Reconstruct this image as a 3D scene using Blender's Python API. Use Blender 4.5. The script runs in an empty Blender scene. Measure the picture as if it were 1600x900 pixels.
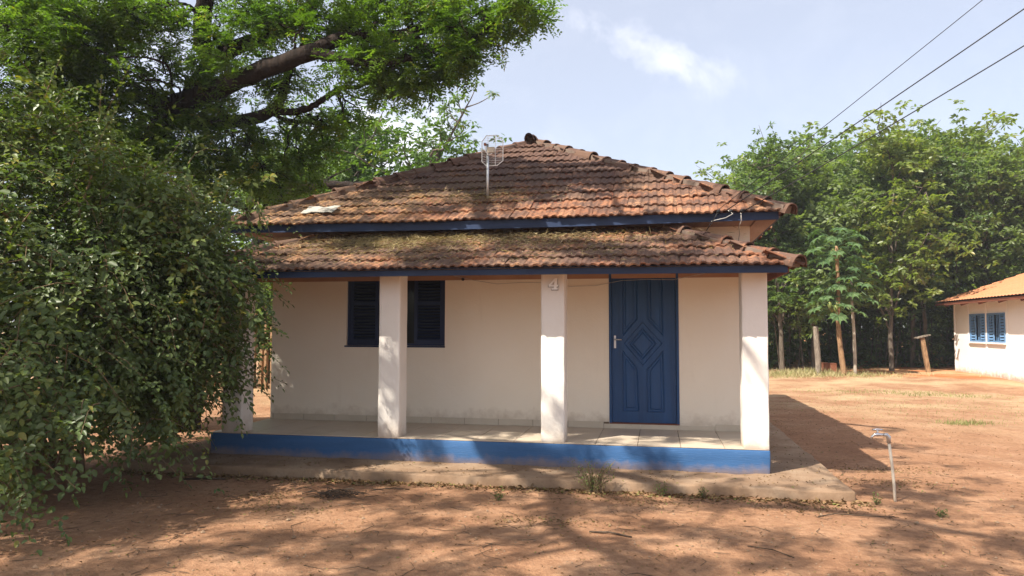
import bpy, math, random
import numpy as np
from mathutils import Vector, Matrix
random.seed(7); rng = np.random.default_rng(11)
R = math.radians
scene = bpy.context.scene
col = scene.collection
# ------------------------------------------------------------------ camera
YAW, PITCH, ROLL, FPX, ZC = R(11.12), R(3.14), R(0.12), 1155.0, 1.581
def cam_axes():
    F0 = np.array([-math.sin(YAW), math.cos(YAW), 0]); R0 = np.array([math.cos(YAW), math.sin(YAW), 0]); U0 = np.array([0, 0, 1.])
    F = F0*math.cos(PITCH)+U0*math.sin(PITCH); U = U0*math.cos(PITCH)-F0*math.sin(PITCH)
    return F, R0*math.cos(ROLL)+U*math.sin(ROLL), U*math.cos(ROLL)-R0*math.sin(ROLL)
CF, CR, CU = cam_axes()
cd = bpy.data.cameras.new('camera'); cam = bpy.data.objects.new('camera', cd); col.objects.link(cam)
cd.sensor_width = 36; cd.lens = FPX/1600*36; cd.clip_end = 2000; cd.clip_start = .05
cam.matrix_world = Matrix(((CR[0], CU[0], -CF[0], 0), (CR[1], CU[1], -CF[1], 0), (CR[2], CU[2], -CF[2], ZC), (0, 0, 0, 1)))
scene.camera = cam
# ------------------------------------------------------------------ light
LDIR = Vector((.52, .62, -1.0)).normalized()          # the way sunlight travels
SUN_EL = math.asin(-LDIR.z); SUN_AZ = math.atan2(-LDIR.x, -LDIR.y)
world = bpy.data.worlds.new('World'); scene.world = world; world.use_nodes = True
def build_world():
    nt = world.node_tree; nt.nodes.clear(); N = nt.nodes.new; Lk = nt.links.new
    out = N('ShaderNodeOutputWorld'); bg = N('ShaderNodeBackground'); bg.inputs['Strength'].default_value = .100
    sky = N('ShaderNodeTexSky'); sky.sky_type = 'NISHITA'; sky.sun_disc = False
    sky.sun_elevation = SUN_EL; sky.sun_rotation = SUN_AZ; sky.air_density = 1.0; sky.dust_density = 3.2; sky.ozone_density = 1.6; sky.altitude = 400
    tc = N('ShaderNodeTexCoord')
    def math_(op, a, b=None, clamp=False):
        m = N('ShaderNodeMath'); m.operation = op; m.use_clamp = clamp
        for i, x in enumerate((a, b)):
            if x is None: continue
            if isinstance(x, (int, float)): m.inputs[i].default_value = x
            else: Lk(x, m.inputs[i])
        return m.outputs[0]
    def dot(v):
        m = N('ShaderNodeVectorMath'); m.operation = 'DOT_PRODUCT'; Lk(tc.outputs['Generated'], m.inputs[0]); m.inputs[1].default_value = v
        return m.outputs['Value']
    def noise(scale, detail, rough, dist=0.):
        n = N('ShaderNodeTexNoise'); n.inputs['Scale'].default_value = scale; n.inputs['Detail'].default_value = detail
        n.inputs['Roughness'].default_value = rough; n.inputs['Distortion'].default_value = dist
        Lk(tc.outputs['Generated'], n.inputs['Vector']); return n.outputs['Fac']
    n1 = noise(9, 6, .62, .4); n2 = noise(26, 5, .6)
    total = None
    # clouds: centre direction (az from +Y to +X, elevation), half sizes, tilt, density
    for az, el, ra, rb, tilt, dens in ((-.2, 20.6, 6.4, 1.8, -25, .85), (-20.5, 14.5, 9.5, 4.6, 8, 1.7), (-9, 9, 7, 3, 0, .5), (28, 16, 6.5, 3, 8, .55), (-46, 22, 16, 6, 0, .8),
                                       (75, 26, 22, 8, 10, .9), (-95, 30, 25, 9, -8, .9), (150, 24, 25, 9, 6, .9)):
        a, e, t = R(az), R(el), R(tilt)
        c = Vector((math.sin(a)*math.cos(e), math.cos(a)*math.cos(e), math.sin(e)))
        x = Vector((math.cos(a), -math.sin(a), 0)); y = x.cross(c)
        e1 = x*math.cos(t)+y*math.sin(t); e2 = y*math.cos(t)-x*math.sin(t)
        u = math_('DIVIDE', dot(e1), math.sin(R(ra))); v = math_('DIVIDE', dot(e2), math.sin(R(rb)))
        rr = math_('SQRT', math_('ADD', math_('MULTIPLY', u, u), math_('MULTIPLY', v, v)))
        m = math_('SUBTRACT', 1.0, rr)
        front = math_('GREATER_THAN', dot(c), .5)
        m = math_('ADD', m, math_('MULTIPLY', math_('SUBTRACT', n1, .52), 3.0))
        m = math_('ADD', m, math_('MULTIPLY', math_('SUBTRACT', n2, .5), 1.3))
        edge = math_('SUBTRACT', 1.5, rr, True)
        m = math_('MULTIPLY', math_('MULTIPLY', math_('MULTIPLY', m, .75, True), dens), math_('MULTIPLY', front, edge))
        total = m if total is None else math_('MAXIMUM', total, m)
    total = math_('ADD', total, math_('MULTIPLY', math_('SUBTRACT', n1, .45, True), .35), True)
    # thin veil of high haze in the air of the whole sky, then the clouds
    hsv = N('ShaderNodeMix'); hsv.data_type = 'RGBA'; hsv.inputs[0].default_value = .55
    Lk(sky.outputs[0], hsv.inputs[6]); hsv.inputs[7].default_value = (3.2, 3.15, 3.3, 1)
    mix = N('ShaderNodeMix'); mix.data_type = 'RGBA'; Lk(math_('MULTIPLY', total, .75, True), mix.inputs[0]); Lk(hsv.outputs[2], mix.inputs[6]); mix.inputs[7].default_value = (5.6, 5.55, 5.95, 1)
    Lk(mix.outputs[2], bg.inputs['Color']); Lk(bg.outputs[0], out.inputs['Surface'])
build_world()
sd = bpy.data.lights.new('sun', 'SUN'); sd.energy = 3.6; sd.angle = R(.53); sd.color = (1, .93, .82)
so = bpy.data.objects.new('sun', sd); col.objects.link(so); so.rotation_euler = LDIR.to_track_quat('-Z', 'Y').to_euler(); so.location = (-10, -10, 30)
vs = scene.view_settings; vs.view_transform = 'Standard'; vs.look = 'None'; vs.gamma = 1; vs.exposure = 1.48
scene.cycles.max_bounces = 6; scene.cycles.diffuse_bounces = 4; scene.cycles.glossy_bounces = 2; scene.cycles.transmission_bounces = 4
scene.cycles.transparent_max_bounces = 8; scene.cycles.sample_clamp_indirect = 6

# ------------------------------------------------------------------ helpers
def at(u, v, axis, val):
    d = CF+CR*(u-800)/FPX-CU*(v-450)/FPX; i = 'XYZ'.index(axis); C = np.array([0, 0, ZC])
    return C+(val-C[i])/d[i]*d
def tag(o, label=None, cat=None, group=None, kind=None):
    for k, v in (('label', label), ('category', cat), ('group', group), ('kind', kind)):
        if v: o[k] = v
    return o
def link(o, parent=None):
    col.objects.link(o)
    if parent is not None: o.parent = parent
    return o
def empty(name, loc=(0, 0, 0), rz=0):
    o = bpy.data.objects.new(name, None); o.location = loc; o.rotation_euler.z = rz; o.empty_display_size = .2
    return link(o)
class MB:
    def __init__(s): s.v = []; s.f = []
    def add(s, vs_, fs):
        b = len(s.v); s.v += [tuple(map(float, p)) for p in vs_]; s.f += [tuple(b+i for i in f) for f in fs]; return s
    def box(s, x0, x1, y0, y1, z0, z1):
        return s.add([(x0, y0, z0), (x1, y0, z0), (x1, y1, z0), (x0, y1, z0), (x0, y0, z1), (x1, y0, z1), (x1, y1, z1), (x0, y1, z1)],
                     [(3, 2, 1, 0), (4, 5, 6, 7), (0, 1, 5, 4), (1, 2, 6, 5), (2, 3, 7, 6), (3, 0, 4, 7)])
    def bar(s, a, b, w, h, up=(0, 0, 1)):
        a, b = Vector(a), Vector(b); d = (b-a).normalized(); x = d.cross(Vector(up)).normalized(); z = x.cross(d)
        q = [(-w/2, -h/2), (w/2, -h/2), (w/2, h/2), (-w/2, h/2)]
        return s.add([p+x*i+z*j for p in (a, b) for i, j in q], [(0, 1, 5, 4), (1, 2, 6, 5), (2, 3, 7, 6), (3, 0, 4, 7), (3, 2, 1, 0), (4, 5, 6, 7)])
    def tube(s, pts, rad, n=6, cap=True):
        pts = [Vector(p) for p in pts]; m = len(pts)
        if not hasattr(rad, '__len__'): rad = [rad]*m
        t = [(pts[min(i+1, m-1)]-pts[max(i-1, 0)]).normalized() for i in range(m)]
        ref = Vector((0, 0, 1)) if abs(t[0].z) < .9 else Vector((1, 0, 0))
        x = t[0].cross(ref).normalized(); V = []
        for i in range(m):
            x = (x-t[i]*x.dot(t[i])).normalized(); y = t[i].cross(x)
            V += [pts[i]+(x*math.cos(2*math.pi*k/n)+y*math.sin(2*math.pi*k/n))*rad[i] for k in range(n)]
        Fc = [(i*n+k, i*n+(k+1) % n, (i+1)*n+(k+1) % n, (i+1)*n+k) for i in range(m-1) for k in range(n)]
        if cap: Fc += [tuple(range(n-1, -1, -1)), tuple((m-1)*n+k for k in range(n))]
        return s.add(V, Fc)
    def build(s, name, mat, parent=None, smooth=False, bevel=0):
        me = bpy.data.meshes.new(name); me.from_pydata(s.v, [], s.f); me.update()
        o = bpy.data.objects.new(name, me); me.materials.append(mat); link(o, parent)
        if smooth: me.shade_smooth()
        if bevel:
            b = o.modifiers.new('bevel', 'BEVEL'); b.width = bevel; b.segments = 2; b.limit_method = 'ANGLE'
        return o
def np_mesh(name, V, Fc, mat, parent=None, rnd=None, smooth=False):
    V = np.ascontiguousarray(V, dtype=np.float32).reshape(-1, 3); Fc = np.ascontiguousarray(Fc, dtype=np.int32); k = Fc.shape[1]; n = len(Fc)
    me = bpy.data.meshes.new(name); me.vertices.add(len(V)); me.vertices.foreach_set('co', V.ravel())
    me.loops.add(n*k); me.loops.foreach_set('vertex_index', Fc.ravel())
    me.polygons.add(n); me.polygons.foreach_set('loop_start', np.arange(n, dtype=np.int32)*k)
    if smooth: me.polygons.foreach_set('use_smooth', np.ones(n, dtype=bool))
    me.update(calc_edges=True)
    if rnd is not None:
        a = me.attributes.new('rnd', 'FLOAT', 'FACE'); a.data.foreach_set('value', np.ascontiguousarray(rnd, dtype=np.float32))
    me.materials.append(mat)
    return link(bpy.data.objects.new(name, me), parent)
def unit(a): return a/np.maximum(np.linalg.norm(a, axis=-1, keepdims=True), 1e-9)
class Leaves:
    """collects leaves given base, direction, normal, length, width"""
    def __init__(s, ovate=False): s.V = []; s.r = []; s.ov = ovate
    def add(s, P, D, Nn, L, W, r, cup=.18):
        n = len(P); D = unit(D); S = unit(np.cross(D, Nn)); Nn = np.cross(S, D)
        L = np.broadcast_to(np.asarray(L, float), (n,))[:, None]; W = np.broadcast_to(np.asarray(W, float), (n,))[:, None]
        up = Nn*W*cup
        if s.ov:
            V = np.stack([P, P+D*L*.28+S*W*.46+up, P+D*L*.62+S*W*.40+up, P+D*L-Nn*L*.08, P+D*L*.62-S*W*.40+up, P+D*L*.28-S*W*.46+up], 1)
        else:
            V = np.stack([P, P+D*L*.45+S*W*.5+up, P+D*L-Nn*L*.06, P+D*L*.45-S*W*.5+up], 1)
        s.V.append(V); s.r.append(np.broadcast_to(np.asarray(r, float), (n,)))
    def build(s, name, mat, parent=None):
        V = np.concatenate(s.V); r = np.concatenate(s.r); n = len(V)
        if s.ov:
            i = np.arange(n)[:, None]*6; Fc = np.concatenate([i+np.array([[0, 1, 2, 3]]), i+np.array([[0, 3, 4, 5]])])
        else:
            i = np.arange(n)[:, None]*4; Fc = np.concatenate([i+np.array([[0, 1, 2]]), i+np.array([[0, 2, 3]])])
        return np_mesh(name, V, Fc, mat, parent, np.concatenate([r, r]))
def rand_dirs(n):
    return unit(rng.normal(size=(n, 3)))

# ------------------------------------------------------------------ materials
class NT:
    def __init__(s, name):
        s.m = bpy.data.materials.new(name); s.m.use_nodes = True; s.t = s.m.node_tree; s.t.nodes.clear()
        s.out = s.t.nodes.new('ShaderNodeOutputMaterial'); s.pos = s.t.nodes.new('ShaderNodeNewGeometry').outputs['Position']
    def n(s, typ, **kw):
        nd = s.t.nodes.new(typ)
        for k, v in kw.items(): setattr(nd, k, v)
        return nd
    def put(s, sock, x):
        if hasattr(x, 'is_output'): s.t.links.new(x, sock)
        elif isinstance(x, tuple) and len(x) == 3 and sock.type == 'RGBA': sock.default_value = (*x, 1)
        else: sock.default_value = x
    def noise(s, scale, detail=4, rough=.55, vec=None, dist=0., color=False):
        nd = s.n('ShaderNodeTexNoise'); s.put(nd.inputs['Vector'], vec if vec is not None else s.pos)
        for k, v in (('Scale', scale), ('Detail', detail), ('Roughness', rough), ('Distortion', dist)): nd.inputs[k].default_value = v
        return nd.outputs['Color' if color else 'Fac']
    def ramp(s, fac, *stops):
        nd = s.n('ShaderNodeValToRGB'); s.put(nd.inputs[0], fac); e = nd.color_ramp.elements
        while len(e) < len(stops): e.new(.5)
        for el, (p, c) in zip(e, stops):
            el.position = p; el.color = (*c, 1) if isinstance(c, tuple) else (c, c, c, 1)
        return nd.outputs[0]
    def mix(s, f, a, b, mode='MIX'):
        nd = s.n('ShaderNodeMix', data_type='RGBA', blend_type=mode); s.put(nd.inputs[0], f); s.put(nd.inputs[6], a); s.put(nd.inputs[7], b); return nd.outputs[2]
    def math(s, op, a, b=0., clamp=False):
        nd = s.n('ShaderNodeMath', operation=op, use_clamp=clamp); s.put(nd.inputs[0], a); s.put(nd.inputs[1], b); return nd.outputs[0]
    def scalev(s, v):
        nd = s.n('ShaderNodeVectorMath', operation='MULTIPLY'); s.put(nd.inputs[0], s.pos); nd.inputs[1].default_value = v; return nd.outputs[0]
    def xyz(s):
        nd = s.n('ShaderNodeSeparateXYZ'); s.put(nd.inputs[0], s.pos); return nd.outputs
    def bump(s, h, strength=.3, dist=.01):
        nd = s.n('ShaderNodeBump'); s.put(nd.inputs['Height'], h); nd.inputs['Strength'].default_value = strength; nd.inputs['Distance'].default_value = dist; return nd.outputs[0]
    def done(s, color, rough=.8, normal=None, metal=0., spec=.3, translucent=0., tcol=None):
        b = s.n('ShaderNodeBsdfPrincipled'); s.put(b.inputs['Base Color'], color); s.put(b.inputs['Roughness'], rough); s.put(b.inputs['Metallic'], metal)
        b.inputs['Specular IOR Level'].default_value = spec
        if normal is not None: s.put(b.inputs['Normal'], normal)
        o = b.outputs[0]
        if translucent:
            t = s.n('ShaderNodeBsdfTranslucent'); s.put(t.inputs[0], tcol if tcol is not None else color)
            mx = s.n('ShaderNodeMixShader'); mx.inputs[0].default_value = translucent; s.t.links.new(o, mx.inputs[1]); s.t.links.new(t.outputs[0], mx.inputs[2]); o = mx.outputs[0]
        s.t.links.new(o, s.out.inputs[0]); return s.m
M = {}
def leaf_mat(name, dark, mid, light, accent, acc=.04, trans=.35, rough=.45, spec=.35):
    t = NT(name); a = t.n('ShaderNodeAttribute', attribute_name='rnd').outputs['Fac']
    c = t.ramp(a, (0., dark), (.45, mid), (1-acc-.03, light), (1-acc, accent))
    c = t.mix(t.ramp(t.noise(.9, 3), (.35, 0.), (.7, .45)), c, light)
    tc = t.mix(1., c, (1.5, 1.7, .5), 'MULTIPLY')
    M[name] = t.done(c, rough, None, 0, spec, trans, tc)
leaf_mat('bush_leaf', (.040, .068, .022), (.074, .116, .034), (.150, .185, .050), (.25, .22, .04), .02, .28, .42, .4)
leaf_mat('big_tree_leaf', (.042, .088, .016), (.078, .145, .024), (.140, .205, .036), (.28, .23, .04), .015, .5)
leaf_mat('back_tree_leaf', (.045, .095, .020), (.085, .150, .032), (.135, .200, .055), (.26, .24, .06), .02, .42)
leaf_mat('wood_leaf', (.085, .125, .045), (.140, .190, .070), (.200, .245, .110), (.26, .26, .05), .012, .5, .38, .5)  # paled and greyed: some distance haze is put into the leaf colour
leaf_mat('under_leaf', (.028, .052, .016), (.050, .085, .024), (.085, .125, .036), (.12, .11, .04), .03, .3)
leaf_mat('weed_leaf', (.05, .085, .02), (.09, .13, .035), (.14, .17, .06), (.25, .22, .09), .08, .3, .6, .2)
leaf_mat('dry_leaf', (.10, .055, .028), (.16, .095, .05), (.27, .18, .09), (.16, .18, .05), .07, .12, .8, .15)
leaf_mat('straw', (.12, .085, .05), (.24, .18, .10), (.38, .30, .17), (.45, .37, .22), .1, .15, .8, .15)
leaf_mat('dry_grass', (.22, .19, .09), (.38, .32, .17), (.50, .43, .25), (.20, .24, .07), .15, .2, .8, .15)
leaf_mat('green_grass', (.10, .13, .04), (.18, .20, .07), (.30, .28, .12), (.38, .32, .17), .15, .25, .7, .2)
leaf_mat('papaya_leaf', (.055, .115, .045), (.085, .155, .06), (.13, .20, .08), (.26, .26, .05), .05, .35, .5, .3)

def bark(name, a, b, sc=6):
    t = NT(name); v = t.scalev((1, 1, .25)); n = t.noise(sc*3, 6, .65, v); n2 = t.noise(2.2, 3)
    c = t.mix(n2, t.ramp(n, (.3, a), (.7, b)), t.ramp(n, (.3, tuple(x*.55 for x in a)), (.75, b)))
    M[name] = t.done(c, .92, t.bump(n, .7, .03), 0, .15)
bark('dark_bark', (.010, .008, .007), (.042, .030, .024)); bark('grey_bark', (.06, .048, .038), (.19, .155, .12)); bark('tan_stem', (.12, .075, .04), (.28, .20, .12))
bark('pale_stem', (.30, .25, .19), (.50, .44, .36)); bark('post_wood', (.13, .105, .08), (.30, .25, .20), 9); bark('stake_wood', (.17, .095, .05), (.40, .25, .14), 9)
bark('twig', (.045, .03, .022), (.12, .085, .06))

def m_ground():
    t = NT('red_dirt'); big = t.noise(.22, 4, .6); mid = t.noise(1.4, 5, .6); fine = t.noise(14, 5, .65); grit = t.noise(70, 3, .6)
    c = t.ramp(mid, (.25, (.235, .120, .066)), (.5, (.325, .178, .100)), (.75, (.40, .240, .145)))
    c = t.mix(t.ramp(fine, (.35, .55), (.62, 0.)), c, (.17, .082, .045))
    c = t.mix(t.ramp(grit, (.62, 0.), (.72, .5)), c, (.52, .36, .23))
    c = t.mix(t.ramp(grit, (.27, .55), (.36, 0.)), c, (.12, .065, .04))
    x, y, z = t.xyz()
    # a mound of fresh redder soil before the wood
    d = t.math('ADD', t.math('MULTIPLY', t.math('SUBTRACT', y, 24.), .22), t.math('MULTIPLY', t.math('SUBTRACT', big, .5), 3.))
    far = t.ramp(d, (.0, 0.), (.35, 1.)); right = t.ramp(t.math('MULTIPLY', t.math('SUBTRACT', x, 4.8), .4), (0., 0.), (1., 1.))
    c = t.mix(t.math('MULTIPLY', far, right), c, t.mix(fine, (.30, .095, .035), (.47, .17, .065)))
    # bleached straw-littered earth further off
    s1 = t.ramp(t.math('MULTIPLY', t.math('SUBTRACT', y, 11.), .14), (0., 0.), (1., 1.)); s2 = t.ramp(t.noise(.55, 5, .65), (.42, 0.), (.62, .65))
    c = t.mix(t.math('MULTIPLY', s1, s2), c, t.mix(fine, (.36, .26, .14), (.56, .44, .27)))
    h = t.math('ADD', t.math('MULTIPLY', fine, 1.), t.math('MULTIPLY', grit, .35))
    M['ground'] = t.done(c, .95, t.bump(t.math('ADD', h, t.math('MULTIPLY', t.noise(5, 6, .7, None, .6), 1.2)), .8, .035), 0, .12)
m_ground()
def m_concrete():
    t = NT('stained_concrete'); n = t.noise(2.2, 6, .65); f = t.noise(35, 4, .6)
    c = t.ramp(n, (.28, (.16, .098, .058)), (.5, (.25, .165, .105)), (.72, (.32, .235, .16)))
    c = t.mix(t.ramp(f, (.3, .4), (.5, 0.)), c, (.17, .11, .07))
    M['concrete'] = t.done(c, .9, t.bump(t.math('ADD', f, n), .35, .012), 0, .15)
m_concrete()
def m_plaster(name, a, b, dirt=(.36, .25, .16), low=.34, amount=.5):
    t = NT(name); n = t.noise(1.7, 5, .6); f = t.noise(45, 4, .6); c = t.mix(t.ramp(n, (.3, 0.), (.7, 1.)), a, b)
    v = t.scalev((9, 9, .9)); st = t.ramp(t.noise(1., 4, .6, v), (.62, 0.), (.8, .10)); c = t.mix(st, c, dirt)
    z = t.xyz()[2]; hgt = t.math('SUBTRACT', z, low); hgt = t.math('ADD', hgt, t.math('MULTIPLY', t.math('SUBTRACT', t.noise(5, 5, .65), .5), .5))
    c = t.mix(t.ramp(hgt, (0., amount), (.20, 0.)), c, dirt)
    c = t.mix(t.ramp(t.noise(22, 3, .5), (.73, 0.), (.78, .12)), c, dirt)
    M[name] = t.done(c, .85, t.bump(t.math('ADD', f, t.math('MULTIPLY', t.noise(8, 3), 1.5)), .22, .012), 0, .2)
m_plaster('white_plaster', (.84, .755, .625), (.86, .79, .67), amount=.5)
m_plaster('column_plaster', (.75, .70, .635), (.81, .77, .71), amount=.55)
m_plaster('house_two_plaster', (.80, .76, .72), (.84, .81, .77), (.52, .24, .15), .15, .8)
def m_paint(name, a, b, rough=.5, wear=(.2, .2, .2), wamt=.15, sc=(1, 1, 1), bs=.15):
    t = NT(name); n = t.noise(3, 5, .6, t.scalev(sc)); f = t.noise(30, 4, .6, t.scalev(sc)); c = t.mix(t.ramp(n, (.3, 0.), (.7, 1.)), a, b)
    c = t.mix(t.ramp(f, (.60, 0.), (.75, wamt)), c, wear)
    if name == 'plinth_blue':
        hz_ = t.math('ADD', t.math('SUBTRACT', t.xyz()[2], .085), t.math('MULTIPLY', t.math('SUBTRACT', t.noise(6, 5, .65), .5), .22)); c = t.mix(t.ramp(hz_, (0., .55), (.10, 0.)), c, (.30, .20, .13))
        c = t.mix(t.ramp(t.noise(1.3, 5, .7), (.55, 0.), (.75, .22)), c, (.09, .15, .25))
    M[name] = t.done(c, rough, t.bump(f, bs, .008), 0, .35)
m_paint('plinth_blue', (.026, .085, .205), (.040, .115, .265), .75, (.11, .20, .36), .5, (.35, 1, 3.2), .45)
m_paint('door_blue', (.007, .044, .135), (.012, .066, .190), .42, (.045, .13, .25), .55, (5, 5, .3), .3)
m_paint('fascia_blue', (.010, .022, .060), (.018, .038, .095), .6, (.07, .08, .11), .4, (.4, 4, 4))
m_paint('shutter_blue', (.010, .020, .062), (.015, .030, .085), .5, (.03, .04, .08), .2)
m_paint('light_blue', (.10, .21, .38), (.15, .27, .44), .6, (.3, .36, .45), .4)
m_paint('soffit_wood', (.30, .19, .15), (.40, .27, .21), .85, (.18, .11, .09), .5, (4, .5, 4), .3)
m_paint('rafter_wood', (.14, .045, .025), (.22, .075, .04), .8, (.08, .04, .03), .5)
m_paint('floor_tile', (.47, .385, .29), (.54, .45, .35), .38, (.36, .25, .17), .55, (1, 1, 1), .05)
m_paint('skirting_tile', (.52, .44, .34), (.60, .52, .41), .4, (.40, .30, .2), .4, (1, 1, 1), .05)
m_paint('under_clay', (.36, .20, .12), (.44, .26, .16), .9, (.25, .14, .09), .5)
m_paint('grout', (.13, .09, .06), (.18, .12, .08), .9)
m_paint('dark_inside', (.008, .008, .010), (.012, .012, .014), .6)
m_paint('white_paint', (.80, .79, .76), (.84, .83, .80), .5, (.5, .5, .48), .15)
m_paint('number_white', (.90, .90, .89), (.92, .92, .91), .4, (.7, .7, .7), .1); m_paint('number_edge_shade', (.035, .035, .035), (.06, .055, .05), .6)  # dark tone paints shade on the numeral's sides and outline
m_paint('pipe_plastic', (.46, .40, .32), (.58, .52, .43), .6, (.30, .22, .15), .6, (3, 3, .6))
m_paint('scrap', (.26, .24, .20), (.40, .37, .32), .8, (.3, .26, .2), .5); m_paint('black_cable', (.015, .015, .016), (.025, .025, .026), .6); m_paint('pale_cable', (.42, .40, .36), (.52, .50, .46), .6)
m_paint('rusty', (.16, .05, .025), (.24, .09, .045), .85, (.08, .03, .02), .6)
m_paint('fruit_green', (.10, .15, .04), (.20, .20, .05), .5)
def m_metal(name, c, rough):
    t = NT(name); n = t.noise(20, 4); M[name] = t.done(t.mix(n, c, tuple(x*.75 for x in c)), rough, None, .85, .5)
m_metal('galvanised', (.62, .62, .63), .42); m_metal('chrome', (.75, .75, .76), .2)
def m_tile(name, fresh):
    t = NT(name); oi = t.n('ShaderNodeObjectInfo').outputs['Random']; a = t.n('ShaderNodeAttribute', attribute_name='rnd').outputs['Fac']
    r = t.math('FRACT', t.math('ADD', oi, a)); x, y, z = t.xyz()
    c = t.ramp(r, (0., (.19, .085, .050)), (.3, (.28, .130, .072)), (.6, (.36, .175, .096)), (.85, (.43, .23, .125)), (1., (.26, .14, .085)))
    n = t.noise(3.2, 5, .65); f = t.noise(26, 5, .65)
    # ochre and yellow-green lichen films
    moss = t.ramp(t.math('ADD', t.noise(.75, 4, .6), t.math('MULTIPLY', t.math('ADD', x, 2.5), -.035)), (.48, 0.), (.66, .75))
    c = t.mix(t.math('MULTIPLY', moss, t.ramp(f, (.32, .2), (.6, 1.))), c, (.40, .26, .12))
    # black crust, thickest on the old upper courses
    k = t.math('ADD', t.math('ADD', t.math('MULTIPLY', n, .62), t.math('MULTIPLY', f, .42)), t.math('MAXIMUM', t.math('MULTIPLY', t.math('SUBTRACT', z, 3.0), .13), t.ramp(z, (.0, 0.), (1., 0.)) if False else t.math('MULTIPLY', t.math('LESS_THAN', z, 2.91), .045)))
    k = t.math('ADD', k, t.math('MULTIPLY', r, .10))
    blk = t.ramp(k, (fresh, 0.), (fresh+.11, .84)); c = t.mix(blk, c, (.080, .054, .046))
    M[name] = t.done(c, .93, t.bump(f, .5, .012), 0, .12)
m_tile('roof_tile', .512); m_tile('cap_tile', .46)
m_paint('mortar', (.12, .085, .065), (.22, .165, .13), .95, (.05, .04, .035), .7)
def m_orange():
    t = NT('orange_tile'); n = t.noise(1.1, 4); f = t.noise(18, 3)
    M['orange_tile'] = t.done(t.mix(f, t.mix(n, (.47, .205, .10), (.57, .28, .15)), (.40, .165, .08)), .85, None, 0, .15)
m_orange()

# ------------------------------------------------------------------ ground
def smooth_noise(X, Y, seed, scale):
    r = np.random.default_rng(seed); out = np.zeros_like(X)
    for k in range(14):
        a = r.uniform(0, 6.28); w = r.uniform(.6, 2.2)/scale; out += np.sin((X*np.cos(a)+Y*np.sin(a))*w+r.uniform(0, 6.28))
    return out/5.3
def ground_z(X, Y):
    X = np.asarray(X, float); Y = np.asarray(Y, float)
    z = .018*smooth_noise(X, Y, 3, .9)+.010*smooth_noise(X, Y, 4, .28)+.03*smooth_noise(X, Y, 5, 4.)
    m = 1/(1+np.exp(-(Y-22.5)/1.2))*1/(1+np.exp(-(X-4.0)/1.4)); z = z+m*.17
    near = (X > -6.2) & (X < 2.05) & (Y > 7.0) & (Y < 17.8)
    dx = np.maximum(np.maximum(-6.2-X, X-2.05), 0); dy = np.maximum(np.maximum(7.0-Y, Y-17.8), 0); d = np.hypot(dx, dy)
    w = np.clip(d/1.0, 0, 1); return z*(.25+.75*w)-.004
def warp(lo, hi, n, c, k):
    t = np.linspace(-1, 1, n); s = np.sign(t)*(np.abs(t)*k+(1-k)*np.abs(t)**5); return np.where(s < 0, c+s*(c-lo), c+s*(hi-c))
gx = warp(-300, 300, 330, -.5, .045); gy = warp(-120, 480, 330, 8, .055)
GX, GY = np.meshgrid(gx, gy); GZ = ground_z(GX, GY); nx, ny = len(gx), len(gy)
ii = (np.arange(ny-1)[:, None]*nx+np.arange(nx-1)[None]).ravel()
ground = np_mesh('ground', np.stack([GX, GY, GZ], -1).reshape(-1, 3), np.stack([ii, ii+1, ii+1+nx, ii+nx], 1), M['ground'], smooth=True)
tag(ground, 'bare red dirt yard round the houses', 'ground', kind='structure')

def rough_block(name, x0, x1, y0, y1, z0, z1, mat, seg=.12, amp=.004, parent=None, edge=.012, seed=1, rnd=.012):
    """closed block with rounded, slightly wobbly faces"""
    nxs, nys, nzs = [max(2, int(round((b-a)/seg))) for a, b in ((x0, x1), (y0, y1), (z0, z1))]
    def axis(a, b, n): return np.concatenate([[a], [a+rnd], np.linspace(a, b, n+1)[1:-1], [b-rnd], [b]]) if (b-a) > 4*rnd else np.linspace(a, b, n+1)
    ax, ay, az = axis(x0, x1, nxs), axis(y0, y1, nys), axis(z0, z1, nzs)
    idx = {}; V = []; Fc = []
    def vid(i, j, k):
        key = (i, j, k)
        if key not in idx:
            idx[key] = len(V); p = [ax[i], ay[j], az[k]]
            on = [(i in (0, len(ax)-1)), (j in (0, len(ay)-1)), (k in (0, len(az)-1))]
            if sum(on) >= 2:
                s = edge*(1-.7) if sum(on) == 2 else edge*.42
                for q, (lo, hi, o_) in enumerate(((x0, x1, on[0]), (y0, y1, on[1]), (z0, z1, on[2]))):
                    if o_: p[q] += s if p[q] == lo else -s
            V.append(p)
        return idx[key]
    I, J, K = len(ax)-1, len(ay)-1, len(az)-1
    for i in range(I):
        for j in range(J):
            Fc.append((vid(i, j, K), vid(i+1, j, K), vid(i+1, j+1, K), vid(i, j+1, K))); Fc.append((vid(i, j+1, 0), vid(i+1, j+1, 0), vid(i+1, j, 0), vid(i, j, 0)))
    for i in range(I):
        for k in range(K):
            Fc.append((vid(i, 0, k), vid(i+1, 0, k), vid(i+1, 0, k+1), vid(i, 0, k+1))); Fc.append((vid(i, J, k+1), vid(i+1, J, k+1), vid(i+1, J, k), vid(i, J, k)))
    for j in range(J):
        for k in range(K):
            Fc.append((vid(I, j, k), vid(I, j+1, k), vid(I, j+1, k+1), vid(I, j, k+1))); Fc.append((vid(0, j, k+1), vid(0, j+1, k+1), vid(0, j+1, k), vid(0, j, k)))
    V = np.array(V); q = V*1.0
    w = amp*np.stack([smooth_noise(q[:, 1]+q[:, 0]*.7, q[:, 2], seed+11, .10), smooth_noise(q[:, 0], q[:, 2]+q[:, 1]*.7, seed+12, .10), smooth_noise(q[:, 0], q[:, 1], seed+13, .12)], 1)
    return np_mesh(name, V+w, np.array(Fc), mat, parent, smooth=True)
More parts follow.
